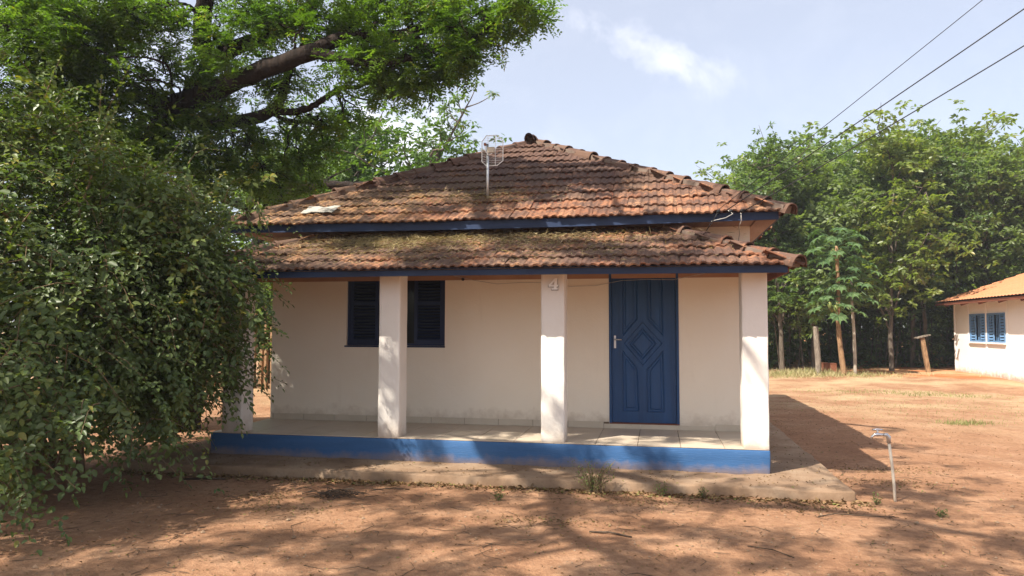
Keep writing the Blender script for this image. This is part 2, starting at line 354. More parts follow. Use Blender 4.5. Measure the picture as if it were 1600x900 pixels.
apron = rough_block('concrete_path', -5.95, 1.78, 7.36, 17.3, -.12, .085, M['concrete'], .20, .010, None, .016, 5, .012)
tag(apron, 'stained concrete path running round the foot of the white house', 'path', kind='structure')

# ------------------------------------------------------------------ the house
YF, YB, ZF = 8.067, 9.39, .34
XL, XR = -5.24, 1.13
house = empty('house', (-2.05, 9.4, 0)); tag(house, 'white house with blue door, tiled hip roof and a columned porch numbered 4', 'house')
HI = Matrix.Translation((2.05, -9.4, 0))
def hp(o, parent=None):        # parent to the house while keeping world placement
    o.parent = parent or house; o.matrix_parent_inverse = HI
    return o
def sub(o, part):
    o.parent = part; o.matrix_parent_inverse = part.matrix_parent_inverse.inverted() if False else Matrix.Identity(4)
    return o
hp(rough_block('plinth', XL-.02, XR, YF, YB-.003, .07, ZF-.012, M['plinth_blue'], .10, .003, None, .012, 9, .012))
# porch floor: bed of grout with separate tiles
floor = hp(MB().box(XL, XR-.012, YF+.010, YB-.004, ZF-.011, ZF-.006).build('porch_floor', M['grout']))
xs = [XL]+[x for x in [.231+i*.45 for i in range(-13, 3)] if XL+.03 < x < XR-.03]+[XR-.008]
ys = [YF+.003, 8.49, 8.94, YB-.003]
tile_cache = {}
def floor_tile(x0, x1, y0, y1):
    key = (round(x1-x0, 3), round(y1-y0, 3))
    if key not in tile_cache:
        w, d = key; g = .0028; b = .002; m = MB()
        m.add([(g, g, 0), (w-g, g, 0), (w-g, d-g, 0), (g, d-g, 0), (g, g, .008), (w-g, g, .008), (w-g, d-g, .008), (g, d-g, .008),
               (g+b, g+b, .010), (w-g-b, g+b, .010), (w-g-b, d-g-b, .010), (g+b, d-g-b, .010)],
              [(0, 1, 5, 4), (1, 2, 6, 5), (2, 3, 7, 6), (3, 0, 4, 7), (4, 5, 9, 8), (5, 6, 10, 9), (6, 7, 11, 10), (7, 4, 8, 11), (8, 9, 10, 11)])
        me = bpy.data.meshes.new('floor_tile'); me.from_pydata(m.v, [], m.f); me.materials.append(M['floor_tile']); tile_cache[key] = me
    o = bpy.data.objects.new('floor_tile', tile_cache[key]); o.location = (x0, y0, ZF-.0085+random.uniform(-.0008, .0008)); link(o, floor)
for i in range(len(xs)-1):
    for j in range(3): floor_tile(xs[i], xs[i+1], ys[j], ys[j+1])

def wall_holes(name, x0, x1, z0, z1, y, th, holes, mat):
    bx = sorted({x0, x1, *[h[0] for h in holes], *[h[1] for h in holes]}); bz = sorted({z0, z1, *[h[2] for h in holes], *[h[3] for h in holes]})
    m = MB()
    def hole(cx, cz): return any(h[0] < cx < h[1] and h[2] < cz < h[3] for h in holes)
    for i in range(len(bx)-1):
        for k in range(len(bz)-1):
            a, b, c, d = bx[i], bx[i+1], bz[k], bz[k+1]
            if hole((a+b)/2, (c+d)/2): continue
            m.add([(a, y, c), (b, y, c), (b, y, d), (a, y, d)], [(0, 1, 2, 3)]); m.add([(a, y+th, c), (b, y+th, c), (b, y+th, d), (a, y+th, d)], [(3, 2, 1, 0)])
    for a, b, c, d in holes:
        m.add([(a, y, c), (a, y+th, c), (a, y+th, d), (a, y, d)], [(0, 1, 2, 3)]); m.add([(b, y, c), (b, y+th, c), (b, y+th, d), (b, y, d)], [(3, 2, 1, 0)])
        m.add([(a, y, c), (b, y, c), (b, y+th, c), (a, y+th, c)], [(0, 1, 2, 3)]); m.add([(a, y, d), (b, y, d), (b, y+th, d), (a, y+th, d)], [(3, 2, 1, 0)])
    m.add([(x0, y, z0), (x0, y+th, z0), (x0, y+th, z1), (x0, y, z1)], [(3, 2, 1, 0)]); m.add([(x1, y, z0), (x1, y+th, z0), (x1, y+th, z1), (x1, y, z1)], [(0, 1, 2, 3)])
    return m.build(name, mat)
DOOR = (-.60, .26, .40, 2.52); WIN = (-4.13, -2.745, 1.35, 2.48)
hp(wall_holes('wall', -5.22, 1.12, .05, 2.97, YB, .16, [DOOR, WIN], M['white_plaster']))
for x0, x1, y0, y1 in ((-5.218, -5.06, YB+.16, 16.4), (.962, 1.118, YB+.16, 16.4), (-5.05, .95, 16.24, 16.4)):
    hp(MB().box(x0, x1, y0, y1, .05, 2.97).build('wall', M['white_plaster']))
hp(MB().box(-5.05, .95, YB+.17, 16.2, 2.90, 2.94).build('ceiling', M['white_plaster']))
hp(MB().box(-5.05, .95, YB+.17, 16.2, .36, .385).build('inner_floor', M['grout']))
# skirting tiles
skirt = hp(MB().box(-5.215, DOOR[0]-.005, YB-.004, YB-.001, ZF+.002, ZF+.078).build('skirting', M['grout']))
k = 0
for a, b in zip(xs[:-1], xs[1:]):
    a2, b2 = max(a, -5.215), min(b, 1.115); top = ZF+.08
    if b2 > DOOR[0] and a2 < DOOR[1]: top = DOOR[2]-.005
    link(MB().box(a2+.003, b2-.003, YB-.014, YB-.002, ZF+.002, top).build('skirting_tile', M['skirting_tile'], None, bevel=.002), None) if False else None
    o = MB().box(a2+.003, b2-.003, YB-.014, YB-.0045, ZF+.002, top).build('skirting_tile', M['skirting_tile']); o.parent = skirt; k += 1
skirt.location.z += 0
# columns
COLS = ((-5.12, -4.86), (-3.15, -2.895), (-1.26, -1.0), (.868, XR-.002))
columns = []
for i, (a, b) in enumerate(COLS):
    c = hp(rough_block('column', a, b, YF+.004, YF+.27, ZF-.006, 2.30, M['column_plaster'], .05, .0026, None, .012, 20+i, .012)); columns.append(c)
columns[2]['label'] = 'column carrying the white number 4'
# house number
def number_four():
    s = .118; m = MB()
    outer = [(.10, .0), (.98, .0), (.98, .11), (.86, .15), (.86, .28), (1.0, .28), (1.0, .44), (.86, .44), (.86, 1.05), (.60, 1.05), (.0, .42), (.0, .28), (.56, .28), (.56, .15), (.44, .11), (.44, 0)]
    outer = [(.36, 0), (1.0, 0), (1.0, .12), (.86, .16), (.86, .28), (1.02, .28), (1.02, .45), (.86, .45), (.86, 1.08), (.58, 1.08), (0, .45), (0, .28), (.56, .28), (.56, .16), (.36, .12)]
    inner = [(.56, .45), (.56, .76), (.28, .45)]
    import mathutils
    tess = mathutils.geometry.tessellate_polygon([[Vector((x, z, 0)) for x, z in outer], [Vector((x, z, 0)) for x, z in inner]])
    pts = outer+inner; n = len(pts)
    y0, y1 = YF-.016, YF-.0065
    V = [(-1.178+x*s*.92+z*.012, y0, 2.008+z*s) for x, z in pts]+[(-1.178+x*s*.92+z*.012, y1, 2.008+z*s) for x, z in pts]
    Fc = [tuple(t) for t in tess]
    for lo, hi in ((0, len(outer)), (len(outer), n)):
        c = hi-lo
        for q in range(c): Fc.append((lo+q, lo+(q+1) % c, lo+(q+1) % c+n, lo+q+n))
    k = len(tess); m.add(V, Fc); o = m.build('house_number', M['number_white']); o.data.materials.append(M['number_edge_shade'])
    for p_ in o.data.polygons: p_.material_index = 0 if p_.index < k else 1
    cx_, cz_ = -1.178+.5*s*.92, 2.008+.5*s; bk = MB(); V2 = [(cx_+(x-cx_)*1.06-.003, YF-.006 if i < n else YF+.003, cz_+(z-cz_)*1.05-.003) for i, (x, y, z) in enumerate(V)]; bk.add(V2, Fc); b_ = bk.build('number_shadow', M['number_edge_shade']); b_.parent = columns[2]  # slightly larger dark plate painting a shadow outline round the numeral
    return o
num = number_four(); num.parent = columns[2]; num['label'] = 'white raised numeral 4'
# beam on the columns
hp(MB().box(-5.13, XR-.01, YF+.05, YF+.20, 2.302, 2.40).build('porch_beam', M['rafter_wood']))
# door
def build_door():
    x0, x1, z0, z1 = DOOR; fy = YB+.035
    fr = MB()
    fr.box(x0+.001, x0+.032, YB-.008, YB+.12, z0+.001, z1-.001); fr.box(x1-.032, x1-.001, YB-.008, YB+.12, z0+.001, z1-.001); fr.box(x0+.033, x1-.033, YB-.008, YB+.12, z1-.035, z1-.001)
    door = hp(fr.build('door', M['door_blue'], None, bevel=.003)); door['label'] = 'blue panelled wooden door with a carved diamond'
    lx0, lx1 = x0+.036, x1-.036; w = lx1-lx0
    leaf = MB().box(lx0, lx1, fy, fy+.035, z0+.012, z1-.04).build('door_leaf', M['door_blue']); leaf.parent = door
    s = w/252.
    def pt(cx, cy): return (lx0+(cx-340)*s, z0+.01+(640-cy)*s)
    def frame_poly(name, pts, wd, ht, field=0.):
        # raised moulding following a closed outline, chamfered to both sides
        P = [Vector(pt(*p)) for p in pts]; n = len(P); m = MB(); rings = []
        area = sum(P[i].x*P[(i+1) % n].y-P[(i+1) % n].x*P[i].y for i in range(n)); sg = 1 if area > 0 else -1
        def off(d):
            out = []
            for i in range(n):
                e1 = (P[i]-P[i-1]).normalized(); e2 = (P[(i+1) % n]-P[i]).normalized(); n1 = Vector((-e1.y, e1.x))*sg; n2 = Vector((-e2.y, e2.x))*sg
                b = (n1+n2).normalized(); out.append(P[i]+b*d/max(.4, b.dot(n1)))
            return out
        prof = [(0, .001), (wd*.25, -ht), (wd*.6, -ht*.75), (wd, .004)]
        if field: prof = prof+[(wd*1.5, .004), (wd*2.3, -field)]
        V = []; Fc = []
        for d, h in prof: V += [(q.x, fy+h, q.y) for q in off(d)]
        for r in range(len(prof)-1):
            for i in range(n):
                a, b = r*n+i, r*n+(i+1) % n; Fc.append((a, b, b+n, a+n))
        Fc.append(tuple((len(prof)-1)*n+i for i in range(n)))
        m.add(V, Fc); o = m.build(name, M['door_blue']); o.parent = door
    top = -4
    frame_poly('panel', [(382, 350), (443, 425), (447, 595), (382, 595)], .022, .013, .010)
    frame_poly('panel', [(477, 428), (543, 350), (548, 598), (477, 598)], .022, .013, .010)
    frame_poly('panel', [(382, top), (443, top), (443, 228), (382, 298)], .022, .013, .010)
    frame_poly('panel', [(480, top), (543, top), (543, 298), (480, 228)], .022, .013, .010)
    frame_poly('diamond_panel', [(462, 236), (540, 324), (462, 414), (386, 324)], .014, .010)
    frame_poly('diamond_panel', [(462, 262), (518, 325), (462, 390), (406, 326)], .020, .014, .010)
    # handle: plate and lever
    hx, hz = pt(352, 318)
    pl = MB().box(hx-.014, hx+.014, fy-.008, fy-.0005, hz-.08, hz+.08).build('handle_plate', M['galvanised'], None, bevel=.003); pl.parent = door
    lv = MB().tube([(hx, fy-.004, hz+.03), (hx, fy-.045, hz+.03), (hx+.02, fy-.052, hz+.03), (hx+.085, fy-.050, hz+.028)], [.009, .009, .009, .007], 8).build('handle', M['galvanised'], None, True); lv.parent = door
    th = MB().box(x0+.002, x1-.002, YB-.012, YB+.15, z0-.002, z0+.010).build('threshold', M['rafter_wood']); th.parent = door
build_door()
# window with two louvred shutters
def build_window():
    x0, x1, z0, z1 = WIN; y = YB+.05; fr = MB()
    for a, b, c, d in ((x0+.002, x0+.035, z0+.002, z1-.002), (x1-.035, x1-.002, z0+.002, z1-.002), (x0+.036, x1-.036, z0+.002, z0+.03), (x0+.036, x1-.036, z1-.035, z1-.002)): fr.box(a, b, y-.01, y+.05, c, d)
    win = hp(fr.build('window', M['shutter_blue'])); win['label'] = 'dark blue louvred window behind the second column'
    def shutter(a, b):
        m = MB(); c, d = z0+.032, z1-.038; t = .045
        m.box(a, a+t, y, y+.03, c, d); m.box(b-t, b, y, y+.03, c, d); m.box(a+t, b-t, y, y+.03, c, c+t); m.box(a+t, b-t, y, y+.03, d-t, d); m.box(a+t, b-t, y, y+.03, (c+d)/2-.02, (c+d)/2+.02)
        o = m.build('shutter', M['shutter_blue']); o.parent = win
        n = int((d-c-2*t)/.042); sl = MB().bar((a+t, 0, 0), (b-t, 0, 0), .034, .006, (0, -.6, .8)).build('slat', M['shutter_blue']); me = sl.data
        for i in range(n):
            q = sl if i == 0 else bpy.data.objects.new('slat', me)
            if i: link(q)
            q.parent = win; q.location = (0, y+.015, c+t+.02+i*(d-c-2*t)/n)
    shutter(x0+.037, x0+.44); shutter(x1-.44, x1-.037)
    gl = MB().box(x0+.442, x1-.442, y+.012, y+.018, z0+.032, z1-.038).build('pane', M['glass']); gl.parent = win
    bk = MB().box(x0+.003, x1-.003, YB+.12, YB+.14, z0+.003, z1-.003).build('room_shade', M['dark_inside']); bk.parent = win  # near-black sheet standing in for the unlit room behind
    si = MB().box(x0-.02, x1+.004, YB-.010, YB+.048, z0-.022, z0-.0005).build('sill', M['shutter_blue'], None, bevel=.003); si.parent = win
t = NT('glass'); M['glass'] = t.done((.012, .014, .018), .08, None, 0, .5)
build_window()

# ------------------------------------------------------------------ roofs
def tile_mesh(seed):
    r = random.Random(seed); w, L = .205, .395
    prof = [(0, .004), (.018, .021), (.05, .023), (.072, .009), (.100, .006), (.122, .021), (.155, .023), (.178, .009), (w, .006)]
    n = len(prof); V = []
    for y, lift, sc in ((0, .030, 1), (.03, .028, 1), (L, .002, .9)):
        V += [(x+r.uniform(-.002, .002), y+(r.uniform(-.007, .007) if y == 0 else 0), z*sc+lift+r.uniform(-.002, .002)) for x, z in prof]
    V += [(x, .004, z+.010) for x, z in prof]      # under lip of the lower end
    Fc = [(a*n+i, a*n+i+1, (a+1)*n+i+1, (a+1)*n+i) for a in range(2) for i in range(n-1)]
    Fc += [(3*n+i, 3*n+i+1, i+1, i) for i in range(n-1)]
    Fc += [(0, n, 3*n), (n, 2*n, 3*n), (n-1, 4*n-1, 2*n-1), (2*n-1, 4*n-1, 3*n-1)]
    me = bpy.data.meshes.new('roof_tile'); me.from_pydata(V, [], Fc); me.materials.append(M['roof_tile']); me.update()
    return me, np.array(V), Fc
TILES = [tile_mesh(s) for s in range(6)]
def cap_mesh(seed, L=.40, r0=.090, r1=.074):
    n = 8; V = []; Fc = []
    st = [(0, r0+.012, .0), (.035, r0+.012, 0.), (.045, r0, 0), (L, r1, .0)]
    for y, r, z in st: V += [(math.cos(math.pi*k/n)*r*1.05, y, math.sin(math.pi*k/n)*r*.80-.045*abs(math.cos(math.pi*k/n))**4+z) for k in range(n+1)]
    V += [(math.cos(math.pi*k/n)*(r0-.012), .002, math.sin(math.pi*k/n)*(r0-.012)*.85) for k in range(n+1)]
    m = n+1
    for a in range(3): Fc += [(a*m+k, a*m+k+1, (a+1)*m+k+1, (a+1)*m+k) for k in range(n)]
    Fc += [(k+1, k, 4*m+k, 4*m+k+1) for k in range(n)]
    me = bpy.data.meshes.new('hip_cap'); me.from_pydata(V, [], Fc); me.materials.append(M['cap_tile']); me.update(); me.shade_flat(); return me
CAP = cap_mesh(1)
def basis(o, x, y, z): return Matrix(((x[0], y[0], z[0], o[0]), (x[1], y[1], z[1], o[1]), (x[2], y[2], z[2], o[2]), (0, 0, 0, 1)))
def tile_slope(roof, A, B, T0, T1, own_rows, sag=0.):
    """A,B: eave ends (left,right seen from outside); T0,T1: upper edge ends.  own_rows: courses built as single tiles, the rest joined"""
    A, B, T0, T1 = map(Vector, (A, B, T0, T1)); ex = (B-A).normalized(); nrm = ex.cross(T0-A).normalized(); ey = nrm.cross(ex)
    W = (B-A).length; H = (T0-A).dot(ey); xl = (T0-A).dot(ex); xr = (T1-A).dot(ex); V = []; Fc = []; rn = []; b = 0
    rows = int(H/.335)+1
    for row in range(rows):
        y = -.05+row*.335; yc = max(0, y+.14)
        lo = xl*yc/H-.07; hi = W+(xr-W)*yc/H+.07
        if y > H-.12: break
        off = (row % 2)*.0; i0 = math.floor((lo-off)/.2); i1 = math.ceil((hi-off)/.2)
        for i in range(i0, i1):
            x = off+i*.2
            if x < lo-.03 or x+.2 > hi+.03: continue
            me, TV, TF = random.choice(TILES)
            s = min(1, (H-y)/.40) if y+.40 > H else 1
            jx, jy, ja, jt = random.gauss(0, .006), random.gauss(0, .016), random.gauss(0, .022), random.gauss(0, .014)
            sg = -sag*math.sin(math.pi*min(1, max(0, x/W)))*(1-y/H)
            O = A+ex*(x+jx)+ey*(y+jy)+nrm*(random.uniform(0, .006))+Vector((0, 0, sg))
            x2 = (ex+ey*ja+nrm*random.gauss(0, .012)).normalized(); y2 = (ey-ex*ja+nrm*jt); y2 = (y2-x2*y2.dot(x2)).normalized(); n2 = x2.cross(y2)
            Mx = basis(O, x2, y2*s, n2)
            if row < own_rows:
                o = bpy.data.objects.new('roof_tile', me); link(o, roof); o.matrix_parent_inverse = Matrix.Identity(4); o.matrix_basis = Mx
            else:
                A3 = np.array(Mx)[:3]; V.append(TV@A3[:, :3].T+A3[:, 3]); Fc += [tuple(q+b for q in f) for f in TF]; rn += [random.random()]*len(TF); b += len(TV)
    if V:
        me = bpy.data.meshes.new('upper_tiles'); me.from_pydata(np.concatenate(V).tolist(), [], Fc); me.update()
        a = me.attributes.new('rnd', 'FLOAT', 'FACE'); a.data.foreach_set('value', rn); me.materials.append(M['roof_tile'])
        o = link(bpy.data.objects.new('tile_courses', me), roof); o['kind'] = 'stuff'
def caps(roof, a, b, name='hip_cap', step=.335, lift=.028):
    a, b = Vector(a), Vector(b); d = (b-a).normalized(); n = int((b-a).length/step); x = d.cross(Vector((0, 0, 1))).normalized(); z = x.cross(d)
    MB().bar(a+z*.012, b+z*.012, .15, .09, z).build('mortar', M['mortar'], roof)
    for i in range(n+1):
        O = a+d*(i*step-.06)+z*(lift+random.uniform(-.012, .012))+x*random.gauss(0, .010); y2 = (d-z*(.03+random.gauss(0, .012))+x*random.gauss(0, .035)).normalized(); x2 = y2.cross(z).normalized(); z2 = x2.cross(y2)
        if i*step+.2 > (b-a).length+.1: break
        o = bpy.data.objects.new(name, CAP); link(o, roof); o.matrix_basis = basis(O, x2, y2, z2)
# upper roof
UE, UXL, UXR, UYF, UYB, UZ = 2.925, -5.56, 1.42, 8.80, 17.0, 4.76
AX = (UXL+UXR)/2; RY0, RY1 = 12.38, 13.42
deck = MB().add([(UXL, UYF, UE), (UXR, UYF, UE), (UXR, UYB, UE), (UXL, UYB, UE), (AX, RY0, UZ), (AX, RY1, UZ)], [(0, 1, 4), (1, 2, 5, 4), (2, 3, 5), (3, 0, 4, 5), (3, 2, 1, 0)])
roof_up = hp(deck.build('roof', M['rafter_wood'])); roof_up['label'] = 'weathered terracotta tiled hip roof'
tile_slope(roof_up, (UXL, UYF, UE), (UXR, UYF, UE), (AX, RY0, UZ), (AX, RY0, UZ), 5, .02)
tile_slope(roof_up, (UXR, UYF, UE), (UXR, UYB, UE), (AX, RY0, UZ), (AX, RY1, UZ), 0)
tile_slope(roof_up, (UXL, UYB, UE), (UXL, UYF, UE), (AX, RY1, UZ), (AX, RY0, UZ), 0)
caps(roof_up, (UXL-.03, UYF-.03, UE), (AX, RY0, UZ)); caps(roof_up, (UXR+.03, UYF-.03, UE), (AX, RY0, UZ)); caps(roof_up, (AX, RY1, UZ), (AX, RY0-.1, UZ+.02), 'ridge_cap')
pk = bpy.data.objects.new('ridge_cap', cap_mesh(3, .34, .105, .09)); link(pk, roof_up); pk.matrix_basis = basis((AX, RY0-.20, UZ+.012), (1, 0, 0), (0, .98, .14), (0, -.14, .98))
def board(name, pts, h, th, mat, label=None, inward=(0, 1, 0)):
    """fascia board along a polyline of top-edge points"""
    m = MB(); i = Vector(inward)*th; V = []
    for p in pts: p = Vector(p); V += [p, p-Vector((0, 0, h)), p-Vector((0, 0, h))+i, p+i]
    n = len(pts); Fc = [(a*4+k, a*4+(k+1) % 4, a*4+4+(k+1) % 4, a*4+4+k) for a in range(n-1) for k in range(4)]+[(3, 2, 1, 0), tuple((n-1)*4+k for k in range(4))]
    m.add(V, Fc); return hp(m.build(name, mat))
fx = np.linspace(UXL+.03, UXR-.05, 12)
board('fascia', [(x, UYF+.015, UE+.015-.028*math.sin(math.pi*(x-UXL)/(UXR-UXL))) for x in fx], .105, .028, M['fascia_blue'])
board('fascia', [(UXR-.045, UYF+.05, UE+.012), (UXR-.045, UYB-.05, UE+.012)], .10, .028, M['fascia_blue'], None, (-1, 0, 0))
board('fascia', [(UXL+.045, UYF+.05, UE+.012), (UXL+.045, UYB-.05, UE+.012)], .10, .028, M['fascia_blue'], None, (1, 0, 0))
hp(MB().box(1.125, UXR-.075, UYF+.06, UYB-.1, UE-.095, UE-.08).build('soffit', M['soffit_wood']))
hp(MB().box(UXL+.075, -5.225, UYF+.06, UYB-.1, UE-.095, UE-.08).build('soffit', M['soffit_wood']))
hp(MB().box(-5.22, 1.12, UYF+.06, YB-.003, UE-.085, UE-.07).build('soffit', M['soffit_wood']))
# porch roof
PE, PXL, PXR, PYF, PZ = 2.215, -5.58, 1.36, 7.66, 2.86
run = YB-PYF; TXL, TXR = PXL+1.42, PXR-1.42
deck = MB().add([(PXL, PYF, PE), (PXR, PYF, PE), (PXR, YB-.004, PE), (PXL, YB-.004, PE), (TXL, YB-.004, PZ), (TXR, YB-.004, PZ)], [(0, 1, 5, 4), (1, 2, 5), (3, 0, 4), (2, 3, 4, 5)])
roof_lo = hp(deck.build('porch_roof', M['under_clay'])); roof_lo['label'] = 'low tiled porch roof strewn with dry litter'
tile_slope(roof_lo, (PXL, PYF, PE), (PXR, PYF, PE), (TXL, YB-.02, PZ), (TXR, YB-.02, PZ), 4, -.012)
tile_slope(roof_lo, (PXR, PYF, PE), (PXR, YB-.02, PE), (TXR, YB-.02, PZ), (TXR, YB-.02, PZ), 0)
tile_slope(roof_lo, (PXL, YB-.02, PE), (PXL, PYF, PE), (TXL, YB-.02, PZ), (TXL, YB-.02, PZ), 0)
caps(roof_lo, (PXR-.02, PYF+.02, PE+.01), (TXR, YB-.05, PZ)); caps(roof_lo, (PXL+.02, PYF+.02, PE+.01), (TXL, YB-.05, PZ))
fx = np.linspace(PXL+.04, PXR-.09, 12)
board('fascia', [(x, PYF+.02, PE+.010+.012*math.sin(math.pi*(x-PXL)/(PXR-PXL))) for x in fx], .085, .028, M['fascia_blue'])
board('fascia', [(PXR-.07, PYF+.06, PE+.008), (PXR-.07, YB-.01, PE+.008)], .08, .025, M['rafter_wood'], None, (-1, 0, 0))
board('fascia', [(PXL+.07, PYF+.06, PE+.008), (PXL+.07, YB-.01, PE+.008)], .08, .025, M['rafter_wood'], None, (1, 0, 0))
for i, x in enumerate(np.linspace(TXL+.05, TXR-.05, 8)):
    hp(MB().bar((x, PYF+.06, PE-.03), (x, YB-.01, PZ-.06), .045, .05).build('rafter', M['rafter_wood']))
hp(MB().bar((PXR-.10, PYF+.09, PE-.035), (TXR, YB-.02, PZ-.07), .05, .055).build('rafter', M['rafter_wood']))
hp(MB().bar((PXL+.10, PYF+.09, PE-.035), (TXL, YB-.02, PZ-.07), .05, .055).build('rafter', M['rafter_wood']))
# a cable down the wall beside the end column, one slung along the wall, a dark disc painting the shade in a small fixing hole
hp(MB().tube([(.885, YF+.34, 2.30), (.882, YF+.335, 1.6), (.888, YF+.34, 1.0), (.884, YF+.335, .62), (.88, YF+.34, .345)], .007, 6).build('wall_cable', M['grout'], None, True))
hp(MB().tube([(-3.0+i*.32, YB-.008, 2.30-.16*math.sin(math.pi*i/12)+.03*math.sin(i*1.7)) for i in range(13)], .003, 5).build('wall_cable', M['pale_cable'], None, True))
hp(MB().tube([(-2.50, YB-.022, 2.225), (-2.50, YB-.001, 2.225)], .02, 8).build('hole_shade', M['dark_inside']))

# ------------------------------------------------------------------ antenna
def antenna():
    t = empty('grid_antenna', (-2.2, 9.5, 3.26)); tag(t, 'white wire grid antenna on a mast on the roof', 'antenna')
    MB().tube([(0, 0, -.05), (.0, 0, .35), (-.004, 0, .78)], .017, 8).build('mast', M['galvanised'], t, True)
    fw, fh, c =   .29/2, .41/2, .07; cz = .70; cx = .045; y = .03
    out = [(-fw+c, -fh), (fw-c, -fh), (fw, -fh+c), (fw, fh-c), (fw-c, fh), (-fw+c, fh), (-fw, fh-c), (-fw, -fh+c)]
    yy = lambda x, z: y-.05*(1-(x/fw)**2)+.05
    MB().tube([(cx+x, yy(x, z), cz+z) for x, z in out+out[:1]], .006, 6).build('rim', M['white_paint'], t, True)
    w = MB().tube([(-.09+.05*k, 0, 0) for k in range(5)], .0017, 4)
    n = 17
    for i in range(n):
        z = -fh+.02+i*(2*fh-.04)/(n-1); hw = fw if abs(z) < fh-c else fw-(abs(z)-(fh-c))
        MB().tube([(cx+hw*s, yy(hw*s, z), cz+z) for s in (-1, -.5, 0, .5, 1)], .0020, 4).build('grid_wire', M['white_paint'], t)
    for x in (-.05, .05): MB().tube([(cx+x, yy(x, 0)-.002, cz-fh), (cx+x, yy(x, 0)-.002, cz+fh)], .0035, 5).build('upright', M['white_paint'], t)
    MB().box(cx-.05, cx+.05, -.03, .02, cz-.045, cz+.035).build('feed_box', M['pipe_plastic'], t, bevel=.008)
    MB().box(cx-.092, cx-.060, -.04, -.01, cz+.055, cz+.085).build('clamp', M['rusty'], t)
    MB().tube([(cx-.075, -.02, cz+.07), (cx-.075, -.02, cz-.02), (cx-.03, -.02, cz-.07), (cx+.02, -.02, cz-.055)], .007, 6).build('feed_arm', M['white_paint'], t, True)
antenna()

# ------------------------------------------------------------------ wires
def wire(end, px, py, label, r=.006, sag=.10, Y=5.0):
    a = Vector(end); b = Vector(at(px, py, 'Y', Y)); m = 18
    o = MB().tube([a.lerp(b, i/m)-Vector((0, 0, sag*4*(i/m)*(1-i/m))) for i in range(m+1)], r, 6).build('power_line', M['black_cable'], None, True)
    tag(o, label, 'power line', 'overhead wires running to the house')
wire((.72, 8.76, 2.97), 2562, -840, 'thin upper overhead wire of the close pair running to the house roof', .0035, .04)
wire((.80, 8.76, 2.95), 2620, -700, 'thicker lower overhead wire of the close pair running to the house roof', .0055, .04)
wire((.98, 8.76, 2.93), 2620, -560, 'lowest overhead wire, set apart below the close pair', .0055, .05)
sc = empty('service_cable', (.85, 8.78, 2.85)); tag(sc, 'tangled service cables and insulators hanging from the eave', 'cable')
def rel(*pp): return [Vector(p)-Vector((.85, 8.78, 2.85)) for p in pp]
MB().tube(rel((.72, 8.76, 2.97), (.66, 8.74, 2.86), (.62, 8.76, 2.80), (.55, 8.95, 2.70), (.42, 9.2, 2.68), (.38, 9.36, 2.76)), .006, 5).build('cable', M['black_cable'], sc, True)
MB().tube(rel((.80, 8.755, 2.95), (.86, 8.74, 2.90), (.78, 8.74, 2.855), (.66, 8.745, 2.83), (.62, 8.76, 2.82)), .005, 5).build('cable', M['pale_cable'], sc, True)
MB().tube(rel((.95, 8.76, 2.93), (.955, 8.765, 2.82), (.94, 8.9, 2.77), (.97, 9.1, 2.72), (.975, 9.37, 2.62)), .006, 5).build('cable', M['pale_cable'], sc, True)
for x in (.70, .84, .96): MB().tube(rel((x, 8.81, 2.93), (x, 8.765, 2.93), (x, 8.745, 2.935), (x, 8.735, 2.935)), [.012, .022, .022, .012], 8).build('insulator', M['dark_inside'], sc, True)

# ------------------------------------------------------------------ tap
def tap():
    b = Vector((2.14, 7.46, 0)); t = empty('garden_tap', b); tag(t, 'metal garden tap on a leaning pale pipe beside the concrete path', 'tap')
    MB().tube([(0, 0, -.1), (-.012, 0, .18), (-.024, .0, .34), (-.045, 0, .535)], [.014, .013, .013, .013], 10).build('pipe', M['pipe_plastic'], t, True)
    MB().tube([(-.045, 0, .53), (-.046, 0, .585), (-.062, 0, .603), (-.09, 0, .604)], [.019, .020, .019, .015], 10).build('elbow', M['galvanised'], t, True)
    MB().tube([(-.085, 0, .603), (-.12, 0, .603), (-.14, 0, .606), (-.17, 0, .600), (-.188, 0, .585), (-.192, 0, .565)], [.014, .014, .020, .013, .012, .013], 10).build('spout', M['chrome'], t, True)
    MB().tube([(-.14, 0, .61), (-.14, 0, .645)], [.011, .008], 8).build('valve_stem', M['chrome'], t, True)
    MB().tube([(-.185, 0, .648), (-.14, 0, .652), (-.095, 0, .648)], [.008, .010, .008], 8).build('handle', M['chrome'], t, True)
tap()

